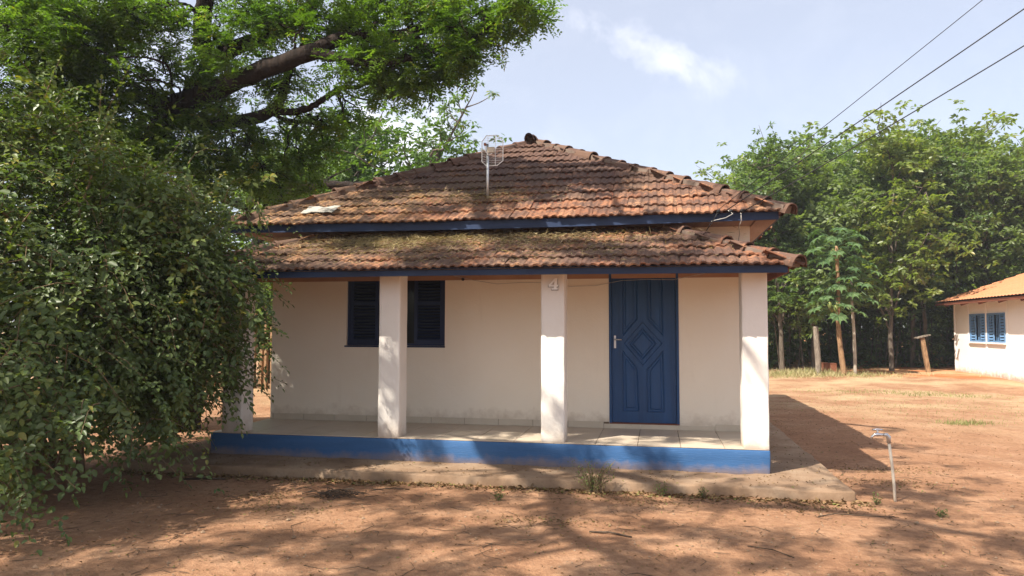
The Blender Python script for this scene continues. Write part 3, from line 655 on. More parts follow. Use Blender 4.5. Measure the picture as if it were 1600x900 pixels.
# ------------------------------------------------------------------ the second house
def house_two():
    X, y0, y1, zb = 10.0, 17.5, 27.85, .05
    h = empty('second_house', (X, 22, 0)); tag(h, 'white house with orange tiled roof and two light blue shuttered windows', 'house')
    def P(o): o.parent = h; o.matrix_parent_inverse = Matrix.Translation((-X, -22, 0)); return o
    wins = [(25.38, 26.55, 1.19, 2.08), (24.05, 25.25, 1.19, 2.08)]
    bx = sorted({y0, y1, *[w[0] for w in wins], *[w[1] for w in wins]}); bz = [zb, 1.19, 2.08, 2.62]; m = MB()
    for i in range(len(bx)-1):
        for k in range(3):
            if any(w[0] <= bx[i] < w[1] for w in wins) and k == 1: continue
            m.add([(X, bx[i+1], bz[k]), (X, bx[i], bz[k]), (X, bx[i], bz[k+1]), (X, bx[i+1], bz[k+1])], [(0, 1, 2, 3)])
    for a, b, c, d in wins:
        m.add([(X, a, c), (X+.12, a, c), (X+.12, a, d), (X, a, d)], [(0, 1, 2, 3)]); m.add([(X, b, c), (X+.12, b, c), (X+.12, b, d), (X, b, d)], [(3, 2, 1, 0)])
        m.add([(X, a, c), (X, b, c), (X+.12, b, c), (X+.12, a, c)], [(0, 1, 2, 3)]); m.add([(X, a, d), (X, b, d), (X+.12, b, d), (X+.12, a, d)], [(3, 2, 1, 0)])
    P(m.build('wall', M['house_two_plaster']))
    for yy, flip in ((y0, 0), (y1, 1)):
        f = [(X, yy, zb), (X+6.4, yy, zb), (X+6.4, yy, 2.62), (X+3.2, yy, 3.74), (X, yy, 2.62)]
        P(MB().add(f, [tuple(range(5)) if not flip else (4, 3, 2, 1, 0)]).build('gable_wall', M['house_two_plaster']))
    P(MB().add([(X+6.4, y0, zb), (X+6.4, y1, zb), (X+6.4, y1, 2.62), (X+6.4, y0, 2.62)], [(0, 1, 2, 3)]).build('wall', M['house_two_plaster']))
    for y in (23.92, 25.31, 26.66, 22.6, 21.3, 20.0, 18.7, 27.80): P(MB().box(X-.022, X-.001, y-.045, y+.045, zb, 2.60).build('pilaster', M['house_two_plaster'], None, bevel=.004))
    for a, b, c, d in wins:
        f = MB(); xx = X+.01
        for q in ((a, a+.05, c, d), (b-.05, b, c, d), (a+.05, b-.05, c, c+.05), (a+.05, b-.05, d-.05, d)): f.box(xx-.035, xx+.05, q[0], q[1], q[2], q[3])
        w = P(f.build('window', M['light_blue']))
        pn = MB().box(xx+.07, xx+.08, a+.05, b-.05, c+.05, d-.05).build('pane', M['glass']); pn.parent = w
        for s0, s1 in ((a+.052, a+.40), (b-.40, b-.052)):
            m = MB()
            for q in ((s0, s0+.04, c+.052, d-.052), (s1-.04, s1, c+.052, d-.052)): m.box(xx-.012, xx+.02, *q)
            sh = m.build('shutter', M['light_blue']); sh.parent = w
            for i in range(9):
                z = c+.085+i*.088; sl = MB().add([(xx-.022, s0+.04, z), (xx-.022, s1-.04, z), (xx+.02, s1-.04, z+.062), (xx+.02, s0+.04, z+.062), (xx-.012, s0+.04, z-.006), (xx-.012, s1-.04, z-.006)], [(0, 1, 2, 3), (4, 5, 1, 0)]).build('slat', M['light_blue']); sl.parent = w
        si = MB().box(X-.07, X+.03, a-.03, b+.03, c-.045, c-.002).build('sill', M['house_two_plaster']); si.parent = w
        for yy in (a+.50, (a+b)/2, b-.50): br = MB().tube([(xx+.04, yy, c+.05), (xx+.04, yy, d-.05)], .010, 6).build('window_bar', M['light_blue']); br.parent = w
    # corrugated clay roof: rounded rolls running down the slope
    ex0, ex1 = X-.52, X+3.2; n = int((28.15-17.2)/.035); yy = np.linspace(17.2, 28.15, n); sl = 1.12/3.2
    prof = .022*np.abs(np.sin((yy-17.2)/.21*math.pi))**.8; V = []; st = np.sort(np.concatenate([np.linspace(0, 1, 11), np.linspace(0, 1, 11)[1:-1]-.004]))
    for s in st:
        x = ex0+(ex1-ex0)*s; step = .0 ; V.append(np.stack([np.full(n, x), yy, 2.62+(x-X)*sl+.05+prof-.030*((s*10+1e-6) % 1)+.03], 1))
    V = np.concatenate(V); k = (np.arange(len(st)-1)[:, None]*n+np.arange(n-1)[None]).ravel()
    r1 = np_mesh('roof', V, np.stack([k+n, k+n+1, k+1, k], 1), M['orange_tile']); P(r1)
    V2 = V.copy(); V2[:, 0] = 2*ex1-V2[:, 0]; P(np_mesh('roof', V2, np.stack([k, k+1, k+n+1, k+n], 1), M['orange_tile']))
    P(MB().tube([(ex1, 17.2, 3.80), (ex1, 28.15, 3.80)], .10, 8).build('ridge_cap', M['orange_tile']))
    und = MB().add([(ex0+.01, 17.22, 2.62-.52*sl+.02), (ex1, 17.22, 3.76), (ex1, 28.13, 3.76), (ex0+.01, 28.13, 2.62-.52*sl+.02)], [(0, 1, 2, 3)]).build('roof_underside', M['rafter_wood']); P(und)
    P(MB().box(ex0+.02, ex0+.045, 17.25, 28.1, 2.62-.52*sl-.04, 2.62-.52*sl+.03).build('eave_batten', M['rafter_wood']))
    for y in np.arange(18.0, 28.2, 1.33): P(MB().bar((ex0+.05, y, 2.62-.47*sl-.06), (X+.3, y, 2.62+.3*sl-.06), .06, .12).build('rafter', M['rafter_wood']))
house_two()

# ------------------------------------------------------------------ posts, stakes, odd things
def gz(x, y): return float(ground_z(x, y))
p = empty('wooden_post', (5.0, 25.0, gz(5, 25))); tag(p, 'upright weathered grey wooden post in dry grass before the wood', 'post', 'old posts before the wood')
MB().tube([(0, 0, -.3), (.0, 0, .5), (-.03, 0, 1.0), (-.055, 0, 1.52), (-.06, 0, 1.56)], [.092, .09, .088, .085, .06], 9).build('shaft', M['post_wood'], p)
p = empty('wooden_post', (8.95, 27.2, gz(8.95, 27.2))); tag(p, 'leaning squared wooden post with a small board on top', 'post', 'old posts before the wood')
MB().bar((0, 0, -.2), (-.19, 0, 1.14), .13, .12, (0, 1, 0)).build('shaft', M['stake_wood'], p); MB().bar((-.40, 0, 1.13), (.04, .04, 1.24), .26, .04).build('board', M['post_wood'], p)
o = empty('rusty_bin', (5.45, 25.6, gz(5.45, 25.6))); tag(o, 'small rusty metal box at the edge of the wood beside the post', 'box')
MB().box(-.20, .20, -.15, .15, 0, .03).box(-.20, .20, -.15, -.13, .031, .34).box(-.20, .20, .13, .15, .031, .34).box(-.20, -.18, -.129, .129, .031, .34).box(.18, .20, -.129, .129, .031, .34).build('box_body', M['rusty'], o)
MB().box(-.21, .21, -.16, .16, .342, .362).build('lid', M['rusty'], o)
def stakes():
    f = empty('stake_fence', (-9.9, 17.6, 0)); tag(f, 'fence of upright reddish split stakes behind the bush', 'fence')
    for i in range(26):
        x = -3.4+i*.19+random.uniform(-.04, .04); h = random.uniform(1.4, 2.1); l = random.gauss(0, .05); r = random.uniform(.045, .085)
        MB().tube([(x, random.uniform(-.05, .05), -.1), (x+l*.5, 0, h*.5), (x+l, random.uniform(-.05, .05), h)], [r, r*.95, r*.7], 7).build('stake', M['stake_wood'], f)
    MB().bar((-3.5, .10, 1.15), (1.7, .12, 1.10), .05, .07).build('rail', M['stake_wood'], f)
stakes()
o = MB(); rr = random.Random(4)
q = [[(-4.62+i*.075+rr.uniform(-.02, .02), 9.02+j*.07+rr.uniform(-.02, .02), 0) for i in range(7)] for j in range(4)]
V = [(x, y, 3.03+(y-9.0)*.513+.062+rr.uniform(0, .025)) for r_ in q for x, y, z in r_]; V += [(x, y, z-.006) for x, y, z in V]
Fc = [(j*7+i, j*7+i+1, j*7+i+8, j*7+i+7) for j in range(3) for i in range(6)]; Fc += [tuple(28+k for k in f[::-1]) for f in Fc]
o.add(V, Fc); tag(o.build('plastic_scrap', M['scrap']), 'crumpled white scrap lying on the roof tiles', 'scrap')

# ------------------------------------------------------------------ wood and trees
def curve_pts(pts, n=6):
    """Catmull-Rom through points"""
    P = [np.array(p, float) for p in pts]; P = [2*P[0]-P[1]]+P+[2*P[-1]-P[-2]]; out = []
    for i in range(1, len(P)-2):
        for t in np.linspace(0, 1, n, endpoint=False):
            a, b, c, d = P[i-1:i+3]; out.append(.5*((2*b)+(c-a)*t+(2*a-5*b+4*c-d)*t*t+(3*b-a-3*c+d)*t**3))
    out.append(P[-2]); return np.array(out)
def limb(mb, pts, r0, r1, n=8, sub_=5, wob=.0):
    C = curve_pts(pts, sub_); m = len(C)
    if wob: C[1:-1] += rng.normal(size=(m-2, 3))*wob
    rad = [r0+(r1-r0)*(i/(m-1))**.85 for i in range(m)]; rad = [r*(1+random.uniform(-.07, .07)) for r in rad]
    mb.tube(C, rad, n); return C
def fronds(Lv, P, D, leaflets=12, Lr=.24, ll=.05, lw=.02, tone=None):
    """pinnate leaves: leaflets in pairs along a drooping rachis"""
    n = len(P); D = unit(D); up = np.array([0, 0, 1.]); S = unit(np.cross(D, up)+rng.normal(size=(n, 3))*.25); Nn = unit(np.cross(S, D)); k = leaflets//2
    tone = rng.random(n) if tone is None else tone; Lr = Lr*rng.uniform(.7, 1.25, (n, 1))
    for i in range(k):
        t = (i+.6)/k; B = P+D*Lr*t-up*Lr*.20*t*t
        for s in (-1, 1):
            d = S*s+D*.55+rng.normal(size=(n, 3))*.18-up*.12
            Lv.add(B, d, Nn+rng.normal(size=(n, 3))*.3, ll*rng.uniform(.75, 1.2, n)*(1-.35*abs(t-.5)), lw, np.clip(tone+rng.normal(size=n)*.08, 0, 1))

# --- the big spreading tree on the left
def big_tree():
    t = empty('spreading_tree', (-7.6, 10.6, 0)); tag(t, 'huge dark-limbed tree with feathery leaves arching over the house', 'tree')
    def P(o): o.parent = t; o.matrix_parent_inverse = Matrix.Translation((7.6, -10.6, 0)); return o
    A = lambda u, v, y: at(u, v, 'Y', y)
    mb = MB(); skel = []
    def LB(pts, r0, r1, n=8, wob=.0):
        C = limb(mb, pts, r0, r1, n, 5, wob); skel.append(C); return C
    LB([(-7.6, 10.6, -.2), (-7.65, 10.6, 1.2), (-7.8, 10.5, 2.6), (-7.72, 10.3, 3.4)], .46, .34, 12)
    main = LB([(-7.72, 10.3, 3.3), A(240, 222, 10.2), A(285, 162, 10.0), A(345, 138, 9.8), A(420, 106, 9.6), A(490, 80, 9.4)], .20, .115, 10, .012)
    LB([A(485, 82, 9.4), A(533, 91, 9.3), A(567, 98, 9.2), A(613, 97, 9.1), A(650, 90, 9.1)], .085, .035, 8, .01)
    up = LB([A(480, 84, 9.4), A(543, 57, 9.5), A(600, 60, 9.6), A(640, 52, 9.6), A(672, 36, 9.6), A(712, -5, 9.5), A(730, -60, 9.3)], .10, .065, 8, .012)
    LB([A(660, 42, 9.6), A(690, 42, 9.5), A(700, 40, 9.4)], .10, .08, 8)
    LB([A(640, 52, 9.6), A(667, 76, 9.4), A(707, 72, 9.3), A(741, 63, 9.2)], .075, .05, 8, .01)
    LB([A(735, 66, 9.2), A(765, 40, 9.0), A(800, 18, 8.9), A(830, 8, 8.8)], .035, .012, 6)
    LB([A(300, 150, 10.), A(277, 186, 10.2), A(367, 189, 10.2), A(424, 174, 10.2), A(444, 138, 10.1), A(452, 100, 10.1)], .15, .05, 8, .008)
    LB([A(424, 174, 10.2), A(467, 174, 10.2), A(493, 163, 10.2), A(517, 147, 10.2), A(535, 137, 10.1), A(560, 135, 10.), A(584, 122, 10.), A(610, 118, 9.9)], .062, .022, 7, .006)
    LB([A(584, 122, 10.), A(640, 131, 9.9), A(680, 127, 9.8), A(706, 118, 9.7)], .026, .008, 5)
    LB([A(535, 137, 10.1), A(550, 150, 10.), A(580, 156, 9.9), A(620, 152, 9.8)], .022, .007, 5)
    LB([A(424, 174, 10.2), A(440, 185, 10.3), A(470, 190, 10.4), A(500, 196, 10.5)], .04, .015, 6)
    LB([A(361, 77, 10.4), A(433, 49, 10.3), A(475, 20, 10.2), A(520, -30, 10.)], .13, .09, 8, .01)
    LB([A(300, 150, 10.), A(330, 100, 10.3), A(361, 77, 10.4)], .17, .13, 8)
    LB([A(330, 100, 10.3), A(316, 50, 10.2), A(322, -5, 10.), A(340, -90, 9.6)], .15, .12, 8, .01)
    LB([(-7.8, 10.5, 2.9), A(165, 180, 10.9), A(132, 100, 11.0), A(120, 20, 11.), A(105, -80, 10.6)], .085, .06, 9, .012)
    LB([A(130, 95, 11.0), A(200, 50, 10.6), A(290, 30, 10.2)], .07, .03, 6)
    LB([A(240, 222, 10.2), A(330, 300, 10.8), A(400, 330, 11.4)], .10, .05, 7)
    # overhead limbs, above the picture
    tops = []
    for a, b, c in (((-7.9, 10.4, 2.6), (-10.4, 8.6, 5.2), (-6.0, 3.2, 8.2)), ((-10.4, 8.6, 5.2), (-9.6, 4.0, 7.6), (-8.5, 0.2, 8.6)), ((-6.0, 3.2, 8.2), (-4.2, 1.6, 8.9), (-2.2, .6, 9.2)),
                    (tuple(A(340, -90, 9.6)), (-5.2, 7.6, 8.0), (-3.4, 6.0, 8.8)), (tuple(A(730, -60, 9.3)), (-1.6, 8.6, 7.3), (-.4, 7.6, 8.0)), ((-6.0, 3.2, 8.2), (-5.4, .2, 9.), (-4.6, -2.2, 9.4)),
                    (tuple(A(520, -30, 10.)), (-3.6, 8.8, 7.6), (-2.6, 7.4, 8.6)), ((-5.2, 7.6, 8.0), (-5.0, 5.2, 8.6), (-3.2, 3.4, 9.2))):
        tops.append(LB([a, tuple((np.array(a)+np.array(b))/2+np.array([.1, 0, .25])), b, tuple((np.array(b)+np.array(c))/2+np.array([0, .1, .2])), c], .15, .05, 7, .01))
    # foliage pads: (u, v, half width, half height, Y, fronds)
    pads = [(805, 22, 42, 22, 8.9, 190), (765, 28, 45, 32, 9.0, 260), (722, 55, 45, 32, 9.1, 260), (742, 92, 34, 16, 9.1, 130), (690, 98, 48, 32, 9.2, 260), (640, 112, 55, 34, 9.3, 330), (600, 138, 44, 17, 9.6, 170), (655, 142, 36, 14, 9.6, 110),
            (556, 112, 44, 26, 9.4, 220), (600, 72, 66, 34, 9.5, 340), (540, 36, 62, 40, 9.6, 360), (640, 18, 66, 28, 9.7, 330), (700, 14, 56, 26, 9.4, 280), (470, 40, 56, 40, 9.7, 330), (405, 60, 52, 45, 9.9, 280), (335, 62, 48, 48, 10., 260),
            (352, 112, 50, 24, 9.6, 200), (252, 36, 58, 36, 9.8, 260), (180, 30, 56, 40, 9.4, 300), (100, 42, 60, 48, 9.3, 420), (28, 40, 60, 60, 8.6, 460), (60, 105, 66, 46, 8.8, 420), (150, 70, 46, 30, 9.2, 200), (90, 170, 60, 46, 8.8, 620), (30, 200, 56, 66, 8.6, 620), (170, 205, 56, 40, 9.2, 480), (120, 110, 46, 40, 9.0, 300), (240, 260, 60, 50, 9.6, 460), (140, 270, 70, 60, 9.2, 500), (50, 290, 60, 60, 9.0, 360), (330, 310, 50, 40, 10.4, 300), (130, 130, 50, 40, 9.2, 260), (205, 150, 40, 40, 9.6, 170), (300, 190, 52, 34, 9.8, 230), (250, 170, 40, 46, 9.8, 210),
            (345, 165, 46, 26, 10., 170), (432, 140, 32, 20, 10., 130), (475, 125, 40, 20, 10.2, 90), (505, 196, 52, 24, 10.5, 260), (545, 182, 26, 10, 10.4, 60), (468, 245, 56, 56, 10.8, 460), (402, 262, 56, 60, 10.6, 460), (345, 245, 56, 46, 10.2, 360), (440, 305, 44, 24, 11.2, 200), (300, 240, 46, 46, 10., 260), (385, 210, 44, 22, 10.2, 160), (10, 150, 50, 50, 8.6, 220),
            (440, 20, 50, 28, 9.9, 200), (75, 20, 56, 34, 8.7, 520), (200, 20, 60, 30, 9.0, 380), (250, 90, 40, 26, 9.4, 160), (210, 130, 36, 24, 9.2, 140), (112, 80, 44, 34, 8.7, 260), (150, 25, 46, 28, 8.9, 240), (55, 60, 50, 40, 8.3, 300), (580, 8, 60, 26, 9.8, 240), (820, 4, 36, 16, 8.8, 110), (380, 10, 60, 26, 10., 220)]
    Lv = Leaves(); tips = []; allsk = np.concatenate(skel)
    for u, v, hw, hh, y, cnt in pads:
        c = A(u, v, y); s = np.linalg.norm(c-np.array([0, 0, ZC]))/FPX; a, b = hw*s, hh*s; cnt = int(cnt*.80)
        sprigs = max(6, cnt//9)
        q = rng.normal(size=(sprigs, 3)); q = unit(q)*rng.random((sprigs, 1))**.5*1.08; Q = c+CR*(q[:, :1]*a)+CU*(q[:, 1:2]*b)+CF*(q[:, 2:]*max(.55, a*.8))
        root = allsk[np.argmin(np.linalg.norm(allsk-c, axis=1))]; loc = [allsk[np.linalg.norm(allsk-c, axis=1) < 1.2]]
        for e_ in [c]+[Q[i_] for i_ in rng.integers(0, sprigs, 3)]:
            g_ = e_-root; side = np.cross(g_, np.array([0, 0, 1.]))*rng.normal()*.22
            loc.append(limb(mb, [root, root+g_*.35+side+np.array([0, 0, .10]), root+g_*.7+side*.6+rng.normal(size=3)*.08, e_], .022, .007, 5, 5, .012)[4:])
        loc = np.concatenate(loc)
        near = loc[np.argmin(np.linalg.norm(loc[None]-Q[:, None], axis=2), 1)]
        for k in range(0, sprigs):
            if np.linalg.norm(near[k]-Q[k]) < .9:
                mid = (near[k]+Q[k])/2+rng.normal(size=3)*.06+np.array([0, 0, .04]); mb.tube([near[k], mid, Q[k]], [.008, .006, .003], 4, False)
        m = cnt//sprigs+1
        d0 = unit(unit(Q-near)*.8+rng.normal(size=Q.shape)*.6+np.array([0, 0, -.1])); tone = rng.beta(2, 2.4, sprigs)
        for k in range(m):
            off = rng.normal(size=Q.shape)*.07; dd = unit(d0+rng.normal(size=Q.shape)*.65); dd[:, 2] = dd[:, 2]*.6+.06
            fronds(Lv, Q+off, dd, 12, .23, .066, .029, np.clip(tone+rng.normal(size=sprigs)*.12, 0, .999))
    # the crown above the picture: unseen sprays set by the shade wanted on the ground
    sk = np.concatenate(tops); cnt = 0
    def cover(gx_, gy_):   # how leafy the crown is over a spot of ground, seen along the sunlight
        e = smooth_noise(np.array([gx_]), np.array([gy_]), 77, .26)[0]+.8*smooth_noise(np.array([gx_]), np.array([gy_]), 78, .11)[0]
        base = float(np.interp(gx_, [-9, -6, -4, -2, 0, 1.5, 3, 4], [-.35, -.10, .22, .0, -.20, -.24, -.42, -1.1]))
        return e+base-.30*min(1, max(0, (gy_-9.6)/1.2))-.75*math.exp(-((gx_+4.9)/1.5)**2-((gy_-8.0)/1.5)**2)
    Q = []
    tries = 0
    while len(Q) < 1050 and tries < 40000:
        tries += 1
        gx_, gy_ = random.uniform(-9, 3.8), random.uniform(1.5, 13.0); h = random.uniform(6.8, 9.6)
        if cover(gx_, gy_) < random.gauss(.25, .06): continue
        p = np.array([gx_-.52*h, gy_-.62*h, h])
        if h < ZC+.50*math.hypot(p[0], max(p[1], .0))+.35 and p[1] > 0: continue
        Q.append(p)
    Q = np.array(Q); near = sk[np.argmin(np.linalg.norm(sk[None]-Q[:, None], axis=2), 1)]
    for k in range(0, len(Q), 9):
        mid = (near[k]+Q[k])/2+rng.normal(size=3)*.15; mb.tube([near[k], mid, Q[k]], [.03, .02, .006], 4, False)
    for k in range(5):
        dd = rand_dirs(len(Q)); dd[:, 2] = dd[:, 2]*.35-.1
        fronds(Lv, Q+rng.normal(size=Q.shape)*.10, dd, 8, .27, .115, .050)
    P(mb.build('trunk', M['dark_bark'], None, True)); P(Lv.build('crown', M['big_tree_leaf']))
big_tree()

# --- the big bush
def bush():
    t = empty('climbing_bush', (-6.4, 6.6, 0)); tag(t, 'big dark green bush hanging over the near end of the porch', 'bush')
    def P(o): o.parent = t; o.matrix_parent_inverse = Matrix.Translation((6.4, -6.6, 0)); return o
    mb = MB(); Lv = Leaves(True)
    def surf(az, el, k=1.):
        # lumpy dome
        d = np.stack([np.cos(el)*np.cos(az), np.cos(el)*np.sin(az), np.sin(el)], -1)
        lump = (1-.15*np.sin(2*np.clip(el, 0, 1.57))**2)*(1+.10*np.sin(az*3+1.)*np.cos(el*2)+.07*np.sin(az*7+el*5)+.05*np.sin(el*11+az*2))
        return np.array([-6.60, 6.70, 1.66])+d*np.array([2.42, 2.25, 2.50])*(lump*k)[..., None], d
    n = 7200
    az = rng.uniform(-math.pi*.95, math.pi*.60, n); el = np.arcsin(rng.uniform(-.62, 1., n)); k = 1-rng.random(n)**1.7*.62
    Pp, Nn = surf(az, el, k*.94)
    keep = (Pp[:, 2] > .30+.35*(np.sin(Pp[:, 0]*3.1)+np.sin(Pp[:, 1]*4.3))*.5+.25*np.clip(Pp[:, 0]+6.2, 0, 1)) & ~((Pp[:, 0] > -4.6) & (Pp[:, 1] > 7.2) & (Pp[:, 2] < 2.2)) & ~((Pp[:, 0] > -5.2) & (Pp[:, 1] > 6.4) & (Pp[:, 2] < .95))
    Pp, Nn, k = Pp[keep], Nn[keep], k[keep]
    # extra sprays hanging low near the camera
    ex = []
    for c, s, cnt in (((-4.85, 4.95, 1.05), (.40, .35, .45), 110), ((-5.3, 5.2, 1.6), (.5, .4, .6), 150), ((-5.1, 6.65, 1.0), (.20, .22, .30), 60), ((-4.7, 6.9, 1.65), (.24, .28, .45), 120), ((-4.65, 7.0, 2.25), (.30, .35, .4), 130), ((-4.62, 4.72, .55), (.18, .18, .28), 36), ((-4.9, 7.0, 2.9), (.4, .4, .3), 120)):
        ex.append(np.array(c)+rng.normal(size=(cnt, 3))*np.array(s)*.7)
    ex = np.concatenate(ex); ex = ex[ex[:, 2] > .25]; Pp = np.concatenate([Pp, ex]); Nn = np.concatenate([Nn, unit(np.array([.6, -.7, .1])+rng.normal(size=ex.shape)*.4)]); n = len(Pp)
    dirn = unit(Nn*.75+rng.normal(size=(n, 3))*.6+np.array([0, 0, .10])); Ls = rng.uniform(.25, .62, n)*np.where(rng.random(n) < .12, 1.5, 1); tone = np.clip(rng.beta(2, 2.6, n)+np.where(rng.random(n) < .10, .3, 0), 0, .985)
    base_sz = np.where(rng.random(n) < .35, rng.uniform(.038, .058, n), rng.uniform(.058, .105, n))
    segs = 7; cur = Pp-dirn*.35*Ls[:, None]; d = dirn.copy(); paths = [cur]
    for i in range(segs):
        step = (Ls/segs*1.3)[:, None]; d = unit(d+np.array([0, 0, -.17])+rng.normal(size=(n, 3))*.12); nxt = cur+d*step; nxt[:, 2] = np.maximum(nxt[:, 2], .04)
        S = unit(np.cross(d, np.array([0, 0, 1.]))+rng.normal(size=(n, 3))*.3); U = unit(np.cross(S, d)); sz = base_sz*rng.uniform(.75, 1.15, n)*(1-.35*i/segs)
        for sgn in (-1, 1):
            ld = S*sgn+d*.55+np.array([0, 0, -.22])+rng.normal(size=(n, 3))*.28
            nn = U*.7+Nn*.6+np.array([0, 0, .35])+rng.normal(size=(n, 3))*.38
            Lv.add(cur+d*step*.5+S*sgn*.008, ld, nn, sz, sz*.62, np.clip(tone+rng.normal(size=n)*.07+.012*i, 0, 1))
        cur = nxt; paths.append(cur)
    Lv.add(cur, d, np.cross(unit(np.cross(d, np.array([0, 0, 1.]))), d), .06, .036, np.clip(tone+.15, 0, 1))
    paths = np.stack(paths, 1)
    for i in range(0, n, 4): mb.tube(paths[i, [0, 2, 4, 7]], [.0055, .0045, .003, .002], 4, False)
    # stems from the ground
    for i in range(16):
        a = random.uniform(0, 6.28); b = np.array([-6.6+.55*math.cos(a), 6.9+.5*math.sin(a), -.05]); az_, el_ = random.uniform(-2.4, 1.2), random.uniform(-.1, 1.3)
        e, dd = surf(np.array([az_]), np.array([el_]), np.array([.85])); e = e[0]
        limb(mb, [b, b+np.array([random.uniform(-.2, .2), random.uniform(-.2, .2), .8]), (b+e)/2+np.array([0, 0, .35]), e], random.uniform(.03, .065), .010, 6, 4, .02)
    for i in range(14):   # bare arching canes showing between the leaves
        az_, el_ = random.uniform(-2.4, -.9), random.uniform(.0, 1.2); e, dd = surf(np.array([az_]), np.array([el_]), np.array([1.0])); e, dd = e[0], dd[0]
        tdir = unit(rng.normal(size=3)*.8+np.array([-.4, 0, .5])); limb(mb, [e-dd*.4, e-dd*.05+tdir*.15, e+dd*.06+tdir*.45, e+dd*.04+tdir*.75+np.array([0, 0, -.18])], .011, .004, 5, 4, .01)
    P(mb.build('stem', M['tan_stem'], None, True)); P(Lv.build('foliage', M['bush_leaf']))
bush()

# --- broad-leaved trees behind
def rosettes(Lv, C, nl, ll, lw, droop=.35, tone=None, axis=None):
    n = len(C); tone = rng.beta(2, 2.2, n) if tone is None else tone; ax = unit((axis if axis is not None else np.array([0, 0, 1.]))+rng.normal(size=(n, 3))*.35)
    a1 = unit(np.cross(ax, rng.normal(size=(n, 3)))); a2 = np.cross(ax, a1)
    for i in range(nl):
        th = 2*math.pi*i/nl*1.618*2+rng.normal(size=n)*.3; rad = a1*np.cos(th)[:, None]+a2*np.sin(th)[:, None]; e = rng.uniform(-.55, .5, n)[:, None]
        d = rad+ax*e+np.array([0, 0, -droop]); b = C+rad*ll*.35*rng.uniform(.3, 1.3, (n, 1))+rng.normal(size=(n, 3))*ll*.12
        Lv.add(b, d, ax+rad*.3+rng.normal(size=(n, 3))*.5, ll*rng.uniform(.7, 1.2, n), lw*rng.uniform(.8, 1.15, n), np.clip(tone+rng.normal(size=n)*.09, 0, 1))
def crown_tree(seed, H, spread, base, mat, barkm, ncl, nl, ll, lw, tr=.13, nlimb=9, lean=.25, see=.0):
    """returns (trunk mesh, crown mesh) of a tree at the origin"""
    global rng
    keep = rng; rng = np.random.default_rng(seed); random.seed(seed)
    mb = MB(); Lv = Leaves(); ph = rng.uniform(0, 6.28); lx, ly = lean*math.cos(ph), lean*math.sin(ph); top = np.array([lx*1.6, ly*1.6, H*.86])
    C = limb(mb, [(0, 0, -.2), (lx*.2, ly*.2, H*.2), (lx*.9, ly*.7, H*.45), (lx*1.2, ly*1.4, H*.66), top], tr, tr*.22, 8, 5, .015); pts = []
    for i in range(nlimb):
        f = rng.uniform(base/H*.8, .80); j = int(f/.86*(len(C)-1)); s = C[min(j, len(C)-1)]; a = i*2.4+rng.normal()*.4
        r = spread*(.55+.55*math.sin(math.pi*min(1, (f-.08)/.92)))*rng.uniform(.65, 1.1); rise = rng.uniform(.9, 2.3)*(1.15-f)
        e = s+np.array([math.cos(a)*r, math.sin(a)*r, rise*1.3+.3]); e[2] = min(e[2], H*.97)
        B = limb(mb, [s, s+(e-s)*.4+np.array([0, 0, .25]), e], tr*.42*(1.1-f*.7), .014, 6, 5, .02); pts.append(B[4:])
        for k in range(4):
            b0 = B[rng.integers(3, len(B))]; e2 = b0+unit(rng.normal(size=3)+np.array([0, 0, .55]))*rng.uniform(.5, 1.15)
            pts.append(limb(mb, [b0, (b0+e2)/2+rng.normal(size=3)*.06, e2], .016, .006, 4, 3)[1:])
    for k in range(8):
        e2 = top+unit(rng.normal(size=3)*np.array([1, 1, .6])+np.array([0, 0, .9]))*rng.uniform(.5, H*.14); pts.append(limb(mb, [C[-3], top, e2], .03, .006, 5, 4)[2:])
    pts = np.concatenate(pts); c0 = pts[rng.integers(0, len(pts), ncl)]+rng.normal(size=(ncl, 3))*np.array([.36, .36, .30])*(spread/1.9)
    c0 = c0[c0[:, 2] > base*.8]
    rosettes(Lv, c0, nl, ll, lw, .22); tm = mb.build('trunk', barkm, None, True); cm = Lv.build('crown', mat)
    tme, cme = tm.data, cm.data; bpy.data.objects.remove(tm); bpy.data.objects.remove(cm); rng = keep
    return tme, cme
def plant_tree(name, meshes, loc, rz, sc, label, group=None, cat='tree'):
    t = empty(name, loc, rz); t.scale = (sc, sc, sc); tag(t, label, cat, group)
    link(bpy.data.objects.new('trunk', meshes[0]), t); link(bpy.data.objects.new('crown', meshes[1]), t); return t
leaf_mat('yellow_wood_leaf', (.090, .130, .030), (.150, .195, .050), (.215, .250, .080), (.30, .26, .06), .03, .5, .38, .5)
leaf_mat('deep_wood_leaf', (.055, .100, .032), (.095, .150, .050), (.150, .205, .080), (.22, .22, .06), .012, .45, .38, .5)
wood = [crown_tree(100+i, h_, sp_, ba_, M[m_], M['grey_bark'], nc_, 13, ll_, ll_*.52, .095, 13) for i, (h_, sp_, ba_, m_, nc_, ll_) in enumerate(((9.0, 1.85, 1.7, 'wood_leaf', 900, .19), (9.5, 1.6, 2.2, 'deep_wood_leaf', 800, .17), (8.4, 2.25, 1.5, 'wood_leaf', 950, .22), (9.2, 2.0, 2.0, 'yellow_wood_leaf', 820, .20), (8.8, 1.75, 1.4, 'deep_wood_leaf', 900, .16)))]
random.seed(21)
G = 'plantation trees of the wood beyond the yard'
front = [(2.55, 27.6, .80, 'slender wood tree rising nearest the tiled eave of the numbered house'), (4.25, 27.2, .93, 'wood tree with pale trunk just beyond the end column of the porch'), (5.55, 28.3, .98, 'wood tree standing behind the upright grey post and the papayas'),
         (7.9, 27.6, .97, 'wood tree with dark trunk between the papayas and the leaning post'), (9.7, 29.6, 1.0, 'wood tree behind the leaning post with a board'), (12.0, 30.6, .98, 'wood tree rising over the orange roof of the second house')]
